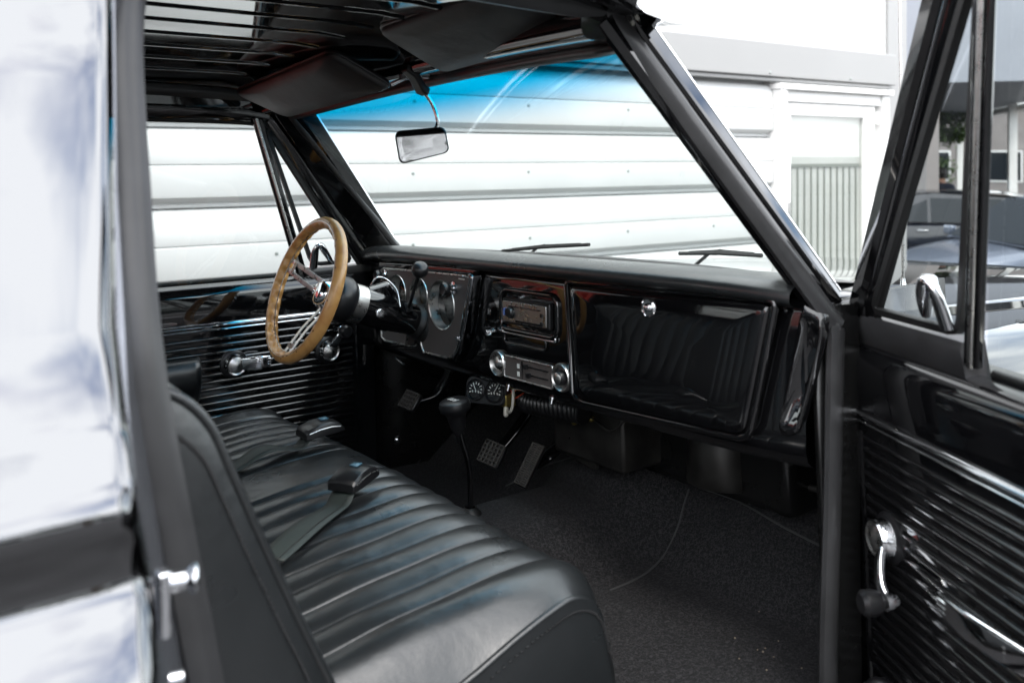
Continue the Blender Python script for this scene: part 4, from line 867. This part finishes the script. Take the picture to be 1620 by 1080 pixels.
wbox(g := G(), 5.396, 6.291, .0235, .031, 1.405, 1.43); build('reflected_rail', g, 'reflection_grey', dr)
wbox(g := G(), 5.30, 5.345, .075, .10, .85, 1.15); build('door_pull', g, 'brushed', dr, bev=.006)
for z in (.4, 1.75): wbox(g := G(), 6.43, 6.465, .07, .085, z, z + .1); build('door_hinge', g, 'white_frame', dr)
wbox(g := G(), 5.0, 6.95, .03, .5, -.12, .06); build('door_step', g, 'concrete', bld, bev=.01)
# ================================================================== GARAGE BEYOND, CARS, PERSON, TREES
GA = TH - math.atan((1230 - U0) / FPX); ga = V((math.cos(GA), math.sin(GA), 0)); gn = V((-math.sin(GA), math.cos(GA), 0)); gp0 = PW(1640, 245, d=20.0); GH = .6
def GM(a, o, z): p = gp0 + ga * a + gn * (-o); return V((p.x, p.y, z))
def gbox(g, a0, a1, o0, o1, z0, z1): return g.rings([[GM(a, o, z) for a, o in ((a0, o0), (a1, o0), (a1, o1), (a0, o1))] for z in (z0, z1)])
gar = tag(empty('garage_building', GM(6, 0, -.6)), 'grey garage with open carport bay and pale horizontal siding above, behind the parked cars', 'building')
gbox(g := G(), -6, 20, -3.2, -3.0, -.6, 2.2 + GH); build('bay_wall', g, 'shade_wall', gar)
gbox(g := G(), -6, 20, -5, -.05, 2.15 + GH, 7.2); build('upper_storey', g, 'grey_siding', gar)
pan = None
for k in range(11):
    g = G(); z = 2.16 + GH + .4 * k
    if pan is None: g.grid([[GM(a, o, z + dz) for o, dz in ((.0, 0), (.045, .004), (.04, .04), (.006, .385), (0, .395))] for a in (-6, 20)]); pan = build('siding_board', g, 'grey_siding', gar); c0 = ORIG[pan]
    else: copy(pan, c0 + V((0, 0, .4 * k)), gar)
for a in (-5.9, 1.5, 8, 14, 19.9): gbox(g := G(), a - .09, a + .09, -.24, -.06, -.6, 2.15 + GH); build('bay_post', g, 'white_frame', gar)
gbox(g := G(), -6.05, 20.05, -.02, .12, 2.0 + GH, 2.14 + GH); build('bay_beam', g, 'white_frame', gar)
for a in (-1.2, 3.4, 10.2):
    gbox(g := G(), a, a + 1.5, -2.99, -2.95, .7, 1.8); w_ = build('bay_window', g, 'white_frame', gar); gbox(g := G(), a + .07, a + 1.43, -2.945, -2.94, .77, 1.73); build('window_pane', g, 'car_glass', w_)
def car(name, loc, ang, colr, label, Lc=4.5, H=1.45, wagon=False):
    ca, sa = math.cos(ang), math.sin(ang); loc = V(loc)
    def M(x, y, z): return loc + V((x * ca - y * sa, x * sa + y * ca, z))
    root = tag(empty(name, loc), label, 'car', 'cars parked across the lot')
    h = Lc / 2; st = [(-h, .62, .45, .78), (-h + .06, .76, .32, .92), (-h + .5, .86, .22, .98), (-.9, .89, .2, .97), (.3, .89, .2, .94), (.95, .88, .2, .92), (1.5, .86, .2, .84), (h - .35, .80, .22, .74), (h - .08, .68, .28, .64), (h, .55, .36, .56)]
    if wagon: st[2] = (-h + .5, .86, .22, 1.02)
    R = []
    for x, w_, z0, z1 in st: R.append([M(x, y * w_, z) for y, z in ((-.92, z0), (-1, z0 + .12), (-1.02, z0 + (z1 - z0) * .55), (-.97, z1 - .05), (-.86, z1), (0, z1 + .03), (.86, z1), (.97, z1 - .05), (1.02, z0 + (z1 - z0) * .55), (1, z0 + .12), (.92, z0))])
    g = G(); g.rings(R); bd = build('car_body', g, colr, root, smooth=50, sub=1)
    rx0 = -h + (.3 if wagon else .75); gh = [(rx0, .93, .80), (rx0 + .45, H - .08, .66), (rx0 + 1.0, H, .62), (.1, H, .62), (.35, H - .04, .63), (1.15, .9, .80)]
    g = G(); R = []
    for x, z, w_ in gh: R.append([M(x, -w_ * (1 if z < 1 else 1), z), M(x, -w_ * .8, z + .012), M(x, 0, z + .03), M(x, w_ * .8, z + .012), M(x, w_, z)])
    g.grid(R); build('car_roof', g, colr, root, smooth=60)
    for sy in (1, -1):
        xs_ = [(rx0 + .2, rx0 + .95, 0), (rx0 + 1.0, -.0 + .05, 1), (.1, .98, 2)]
        top = lambda x: H - .09 - max(0, (x - .05)) * .46 - max(0, rx0 + .85 - x) * .35
        for x0, x1, k in xs_:
            g = G(); n = 5; up_ = [x0 + (x1 - x0) * i / n for i in range(n + 1)]
            g.grid([[M(x, sy * .835, .94) for x in up_], [M(x, sy * (.835 - .19 * (max(top(x), .96) - .94) / .5), max(top(x), .96)) for x in up_]]); build('car_window', g, 'car_glass', root)
        g = G(); g.grid([[M(x, sy * .83, .93) for x in (rx0 + .05, 0, 1.1)], [M(rx0 + .4, sy * .66, H - .1), M(0, sy * .65, H - .01), M(.4, sy * .655, H - .06)]]); build('car_pillars', g, colr, root)
        for x in (-.95, .1):
            g = G(); a = M(x, sy * .905, .80); b = M(x + .17, sy * .905, .80); g.sweep([a, a.lerp(b, .5) + V((-sa * sy * .02, ca * sy * .02, 0)), b], rrect(.02, .025, .006)); build('door_handle', g, 'chrome', root)
        g = G(); c_ = M(.98, sy * .98, .98); g.box(c_, (.1, .18, .13), Matrix.Rotation(ang, 3, 'Z')); build('car_mirror', g, colr, root, bev=.03)
        g = G(); c_ = M(h - .18, sy * .62, .62); g.box(c_, (.28, .28, .13), Matrix.Rotation(ang + sy * -.5, 3, 'Z')); build('headlight', g, 'lamp', root, bev=.04)
        g = G(); c_ = M(-h + .06, sy * .62, .8); g.box(c_, (.12, .28, .14), Matrix.Rotation(ang, 3, 'Z')); build('tail_light', g, 'tail', root, bev=.03)
        for wx in (h - .85, -h + .85):
            g = G(); ax = V((-sa * sy, ca * sy, 0)); c_ = M(wx, sy * .80, .32); g.lathe([(.2, .1), (.3, .11), (.32, .08), (.32, -.1), (.2, -.1)], c_, ax, 28, caps=False); wh = build('wheel', g, 'tyre', root)
            g = G()
            for k in range(7):
                a = 2 * math.pi * k / 7; d = V((ca * math.cos(a), sa * math.cos(a), math.sin(a))); g.sweep([c_ + ax * .09 + d * .03, c_ + ax * .1 + d * .2], rrect(.05, .02, .005), up=ax)
            g.lathe([(.19, .1), (.215, .115), (.215, .02)], c_, ax, 28, caps=False); build('wheel_rim', g, 'brushed', wh)
    for x0, z0, x1, z1, nm in ((1.12, .93, .38, H - .05, 'windscreen'), (rx0 + .02, .95, rx0 + .42, H - .1, 'rear_screen')):
        g = G(); o = .02 if nm == 'windscreen' else -.02; g.grid([[M(x0 + o, y * .74, z0 + .01) for y in (-1, 0, 1)], [M(x1 + o, y * .6, z1 + .03) for y in (-1, 0, 1)]]); build(nm, g, 'car_glass', root)
    g = G(); g.box(M(h - .03, 0, .45), (.06, .8, .14), Matrix.Rotation(ang, 3, 'Z')); build('car_grille', g, 'plastic', root)
    return root
p = PW(1690, 440, d=11.2); car('parked_sedan', (p.x, p.y, gz(p.x, p.y)), TH + math.pi / 2 + .12, 'car_silver', 'silver grey sedan parked in front of the grey garage', 4.5, 1.46)
p = PW(1470, 430, d=15.2); car('parked_wagon', (p.x, p.y, gz(p.x, p.y)), TH + math.pi / 2 - .35, 'car_dark', 'dark blue black wagon parked behind the silver sedan', 4.6, 1.42, True)
# person standing behind the cars
def person(loc, face):
    loc = V(loc); R = Matrix.Rotation(face, 3, 'Z')
    J = {'pel': (0, 0, .95, .15), 'wst': (0, .01, 1.12, .14), 'chs': (0, 0, 1.35, .165), 'nek': (0, 0, 1.50, .06), 'hd0': (.01, 0, 1.56, .075), 'hd1': (.02, 0, 1.66, .098), 'hd2': (.01, 0, 1.74, .07)}
    E_ = [('pel', 'wst'), ('wst', 'chs'), ('chs', 'nek'), ('nek', 'hd0'), ('hd0', 'hd1'), ('hd1', 'hd2')]
    for s, n in ((1, 'l'), (-1, 'r')):
        J.update({n + 'sh': (0, s * .19, 1.43, .07), n + 'el': (.04, s * .26, 1.16, .052), n + 'wr': (.2, s * .14, 1.06, .038), n + 'ha': (.27, s * .09, 1.07, .035), n + 'hp': (0, s * .10, .88, .095), n + 'kn': (.02, s * .11, .48, .065), n + 'an': (-.01, s * .12, .09, .045), n + 'to': (.15, s * .13, .04, .04)})
        E_ += [('chs', n + 'sh'), (n + 'sh', n + 'el'), (n + 'el', n + 'wr'), (n + 'wr', n + 'ha'), ('pel', n + 'hp'), (n + 'hp', n + 'kn'), (n + 'kn', n + 'an'), (n + 'an', n + 'to')]
    ks = list(J); me = bpy.data.meshes.new('person'); me.from_pydata([R @ V(J[k][:3]) for k in ks], [(ks.index(a), ks.index(b)) for a, b in E_], [])
    o = bpy.data.objects.new('person', me); COL.objects.link(o); o.location = loc; ORIG[o] = loc
    md = o.modifiers.new('skin', 'SKIN'); sv = me.skin_vertices[0].data
    for i, k in enumerate(ks): sv[i].radius = (J[k][3], J[k][3] * (1.15 if k in ('pel', 'wst', 'chs') else 1)); sv[i].use_root = (k == 'pel')
    o.modifiers.new('sub', 'SUBSURF').render_levels = 2
    # clothing colour below the neck, skin above, by height on the body
    m, t, b = nodes('person_cloth'); co = t.nodes.new('ShaderNodeTexCoord'); s_ = t.nodes.new('ShaderNodeSeparateXYZ'); r_ = t.nodes.new('ShaderNodeMath'); r_.operation = 'GREATER_THAN'; r_.inputs[1].default_value = 1.505
    x_ = t.nodes.new('ShaderNodeMix'); x_.data_type = 'RGBA'; x_.inputs['A'].default_value = (.012, .016, .03, 1); x_.inputs['B'].default_value = (.42, .24, .17, 1); b.inputs['Roughness'].default_value = .8
    t.links.new(co.outputs['Object'], s_.inputs[0]); t.links.new(s_.outputs['Z'], r_.inputs[0]); t.links.new(r_.outputs[0], x_.inputs['Factor']); t.links.new(x_.outputs['Result'], b.inputs['Base Color']); me.materials.append(m)
    tag(o, 'person in dark jacket and dark cap standing behind the parked cars', 'person')
    g = G(); c_ = loc + R @ V((.005, 0, 1.69)); g.lathe([(.112, -.03), (.118, 0), (.112, .05), (.085, .095), (.04, .115), (0, .12)], c_, (0, 0, 1), 20, caps=False)
    g.sweep([c_ + R @ V((.08, 0, .005)), c_ + R @ V((.19, 0, -.008))], rrect(.15, .012, .005)); build('cap', g, 'hair', o)
    g = G(); g.lathe([(.10, -.10), (.112, -.03)], c_ + R @ V((-.012, 0, 0)), (0, 0, 1), 16, caps=False); build('hair', g, 'hair', o)
p = PW(1489, 300, d=17.0); person((p.x, p.y, gz(p.x, p.y)), math.pi + TH - .6)
def tree(name, loc, h, cw, leafm, label, n=3200, seed=1, group=None):
    rnd = random.Random(seed); loc = V(loc); root = tag(empty(name, loc), label, 'tree', group)
    g = G(); tp = cr_path([loc + V((0, 0, -.1)), loc + V((.05, .03, h * .2)), loc + V((-.04, .06, h * .4)), loc + V((.05, 0, h * .62))], 4); g.tube(tp, .13, 10, scale=[1.2 - .75 * k / 12 for k in range(13)])
    ends = []
    for k in range(9):
        a = rnd.uniform(0, 6.28); e = rnd.uniform(.45, 1); s = tp[4 + k % 8]; q = s + V((math.cos(a) * cw * .55 * e, math.sin(a) * cw * .55 * e, h * rnd.uniform(.15, .35))); g.tube(cr_path([s, s.lerp(q, .5) + V((0, 0, .12)), q], 4), .04, 6, scale=[1 - .75 * i / 8 for i in range(9)]); ends.append(q)
    build('trunk', g, 'bark', root, smooth=60)
    cl = [(e, rnd.uniform(.45, .8)) for e in ends]
    for k in range(26):
        a, b, r_ = rnd.uniform(0, 6.28), rnd.uniform(-.6, 1), rnd.random() ** .5 * .95
        cl.append((loc + V((math.cos(a) * cw * r_ * (1 - .3 * abs(b)), math.sin(a) * cw * r_ * (1 - .3 * abs(b)), h * (.66 + .3 * b * (1 - .4 * r_)))), rnd.uniform(.3, .65)))
    g = G()
    for _ in range(n):
        c_, s = rnd.choice(cl); d = V((rnd.gauss(0, 1), rnd.gauss(0, 1), rnd.gauss(0, .75))); d = d.normalized() * s * rnd.random() ** .4 * cw * .42; p = c_ + d
        u_ = V((rnd.gauss(0, 1), rnd.gauss(0, 1), rnd.gauss(0, .6))).normalized(); w_ = u_.orthogonal().normalized(); z = rnd.uniform(.05, .11) * (cw / 1.8)
        g.add([p - u_ * z, p + w_ * z * .5, p + u_ * z, p - w_ * z * .5], [(0, 1, 2, 3)])
    build('crown', g, leafm, root, smooth=0)
for u, d, h, cw, lm, lb, sd in ((1456, 26, 4.4, 1.6, 'leaf', 'leafy green tree standing beyond the dark wagon', 2), (1440, 30, 5.6, 2.2, 'leaf_yellow', 'yellowing autumn tree standing behind the green tree', 3)):
    p = PW(u, 300, d=d); tree('broadleaf_tree', (p.x, p.y, gz(p.x, p.y)), h, cw, lm, lb, 6500, sd)
# far backdrop of low buildings closing the lot
def block(name, c, d, m, label, wins, face):
    c = V(c); root = tag(empty(name, c), label, 'building'); g = G(); g.box(c + V((0, 0, d[2] / 2)), d); build('wall', g, m, root, smooth=0)
    g = G(); g.box(c + V((0, 0, d[2] + .08)), (d[0] + .2, d[1] + .2, .16)); build('parapet', g, 'fascia', root)
    for a, z, w_, h_ in wins:
        g = G(); o = c + (V((a, face * d[1] / 2, z)) if abs(face) == 1 else V((face / 2 * d[0] / 2, a, z))); dd = (w_, .08, h_) if abs(face) == 1 else (.08, w_, h_); g.box(o, dd); wn = build('window', g, 'white_frame', root)
        g = G(); g.box(o, tuple(q + .02 if q == .08 else q - .14 for q in dd)); build('pane', g, 'car_glass', root if 0 else wn)
block('warehouse', (2, -16, 0), (40, 6, 5.0), 'siding', 'long white warehouse with dark windows across the lot behind the camera', [(-12 + 5 * k, 1.7, 2.4, 2.0) for k in range(6)], 1)
block('reflection_shed', (-9.5, 1.5, 0), (3, 9, 3.6), 'red_wall', 'red painted shed added out of view behind the truck for red reflections', [(-2.5 + 3.2 * k, 1.5, 1.2, 1.2) for k in range(2)], 2)  # unseen, added so the cab picks up red reflections
p = PW(1500, 245, d=48); block('far_store', (p.x, p.y, -.55), (8, 24, 4.2), 'shade_wall', 'low grey store beyond the trees at the end of the lot', [(-8 + 3.4 * k, 1.5, 2, 1.5) for k in range(5)], -2)
for i, (x, y, h, cw) in enumerate(((-2.2, -9.5, 4.6, 1.5), (2.4, -10.5, 5.4, 1.9))):
    tree('broadleaf_tree', (x, y, 0), h, cw, 'leaf_dark', ('smaller dark green tree in front of the white warehouse', 'taller dark green tree in front of the white warehouse')[i], 2600, 11 + i)
# red steel bin added out of view to give the dash red reflections
dm = tag(empty('reflection_bin', (-.6, 1.95, 0)), 'red steel bin added out of view for red reflections on the dash', 'reflection_bin')
g = G(); g.rings([[V((x, y, z)) for x, y in ((-1.15 + i, 1.45), (-.05 - i, 1.45), (-.05 - i, 2.4), (-1.15 + i, 2.4))] for z, i in ((.15, .1), (.9, .03), (1.6, 0))]); build('bin_body', g, 'red_steel', dm, smooth=0, bev=.01)
for x in (-.9, -.3): g = G(); g.box((x, 1.44, .9), (.08, .05, 1.25)); build('bin_rib', g, 'red_steel', dm)
g = G(); g.box((-.6, 1.92, 1.63), (1.16, 1.0, .05)); build('bin_lid', g, 'plastic', dm, bev=.02)
for x in (-.95, -.25):
    for y in (1.6, 2.25): g = G(); g.lathe([(.0, -.03), (.075, -.03), (.075, .03), (0, .03)], (x, y, .075), (0, 1, 0), 16, caps=False); build('bin_caster', g, 'tyre', dm)
# iron fence that the entrance door mirrors
fn = tag(empty('iron_fence', (15, -4.2, gz(15, 0))), 'black iron picket fence along the edge of the lot', 'fence')
for z in (.15, 1.25): g = G(); g.box((15, -4.2, z - .5), (12, .04, .04)); build('fence_rail', g, 'iron', fn)
g = G(); g.box((9.1, -4.2, .2), (.022, .022, 1.5)); pk = build('picket', g, 'iron', fn); c0 = ORIG[pk]
for k in range(1, 84): copy(pk, c0 + V((.142 * k, 0, 0)), fn)
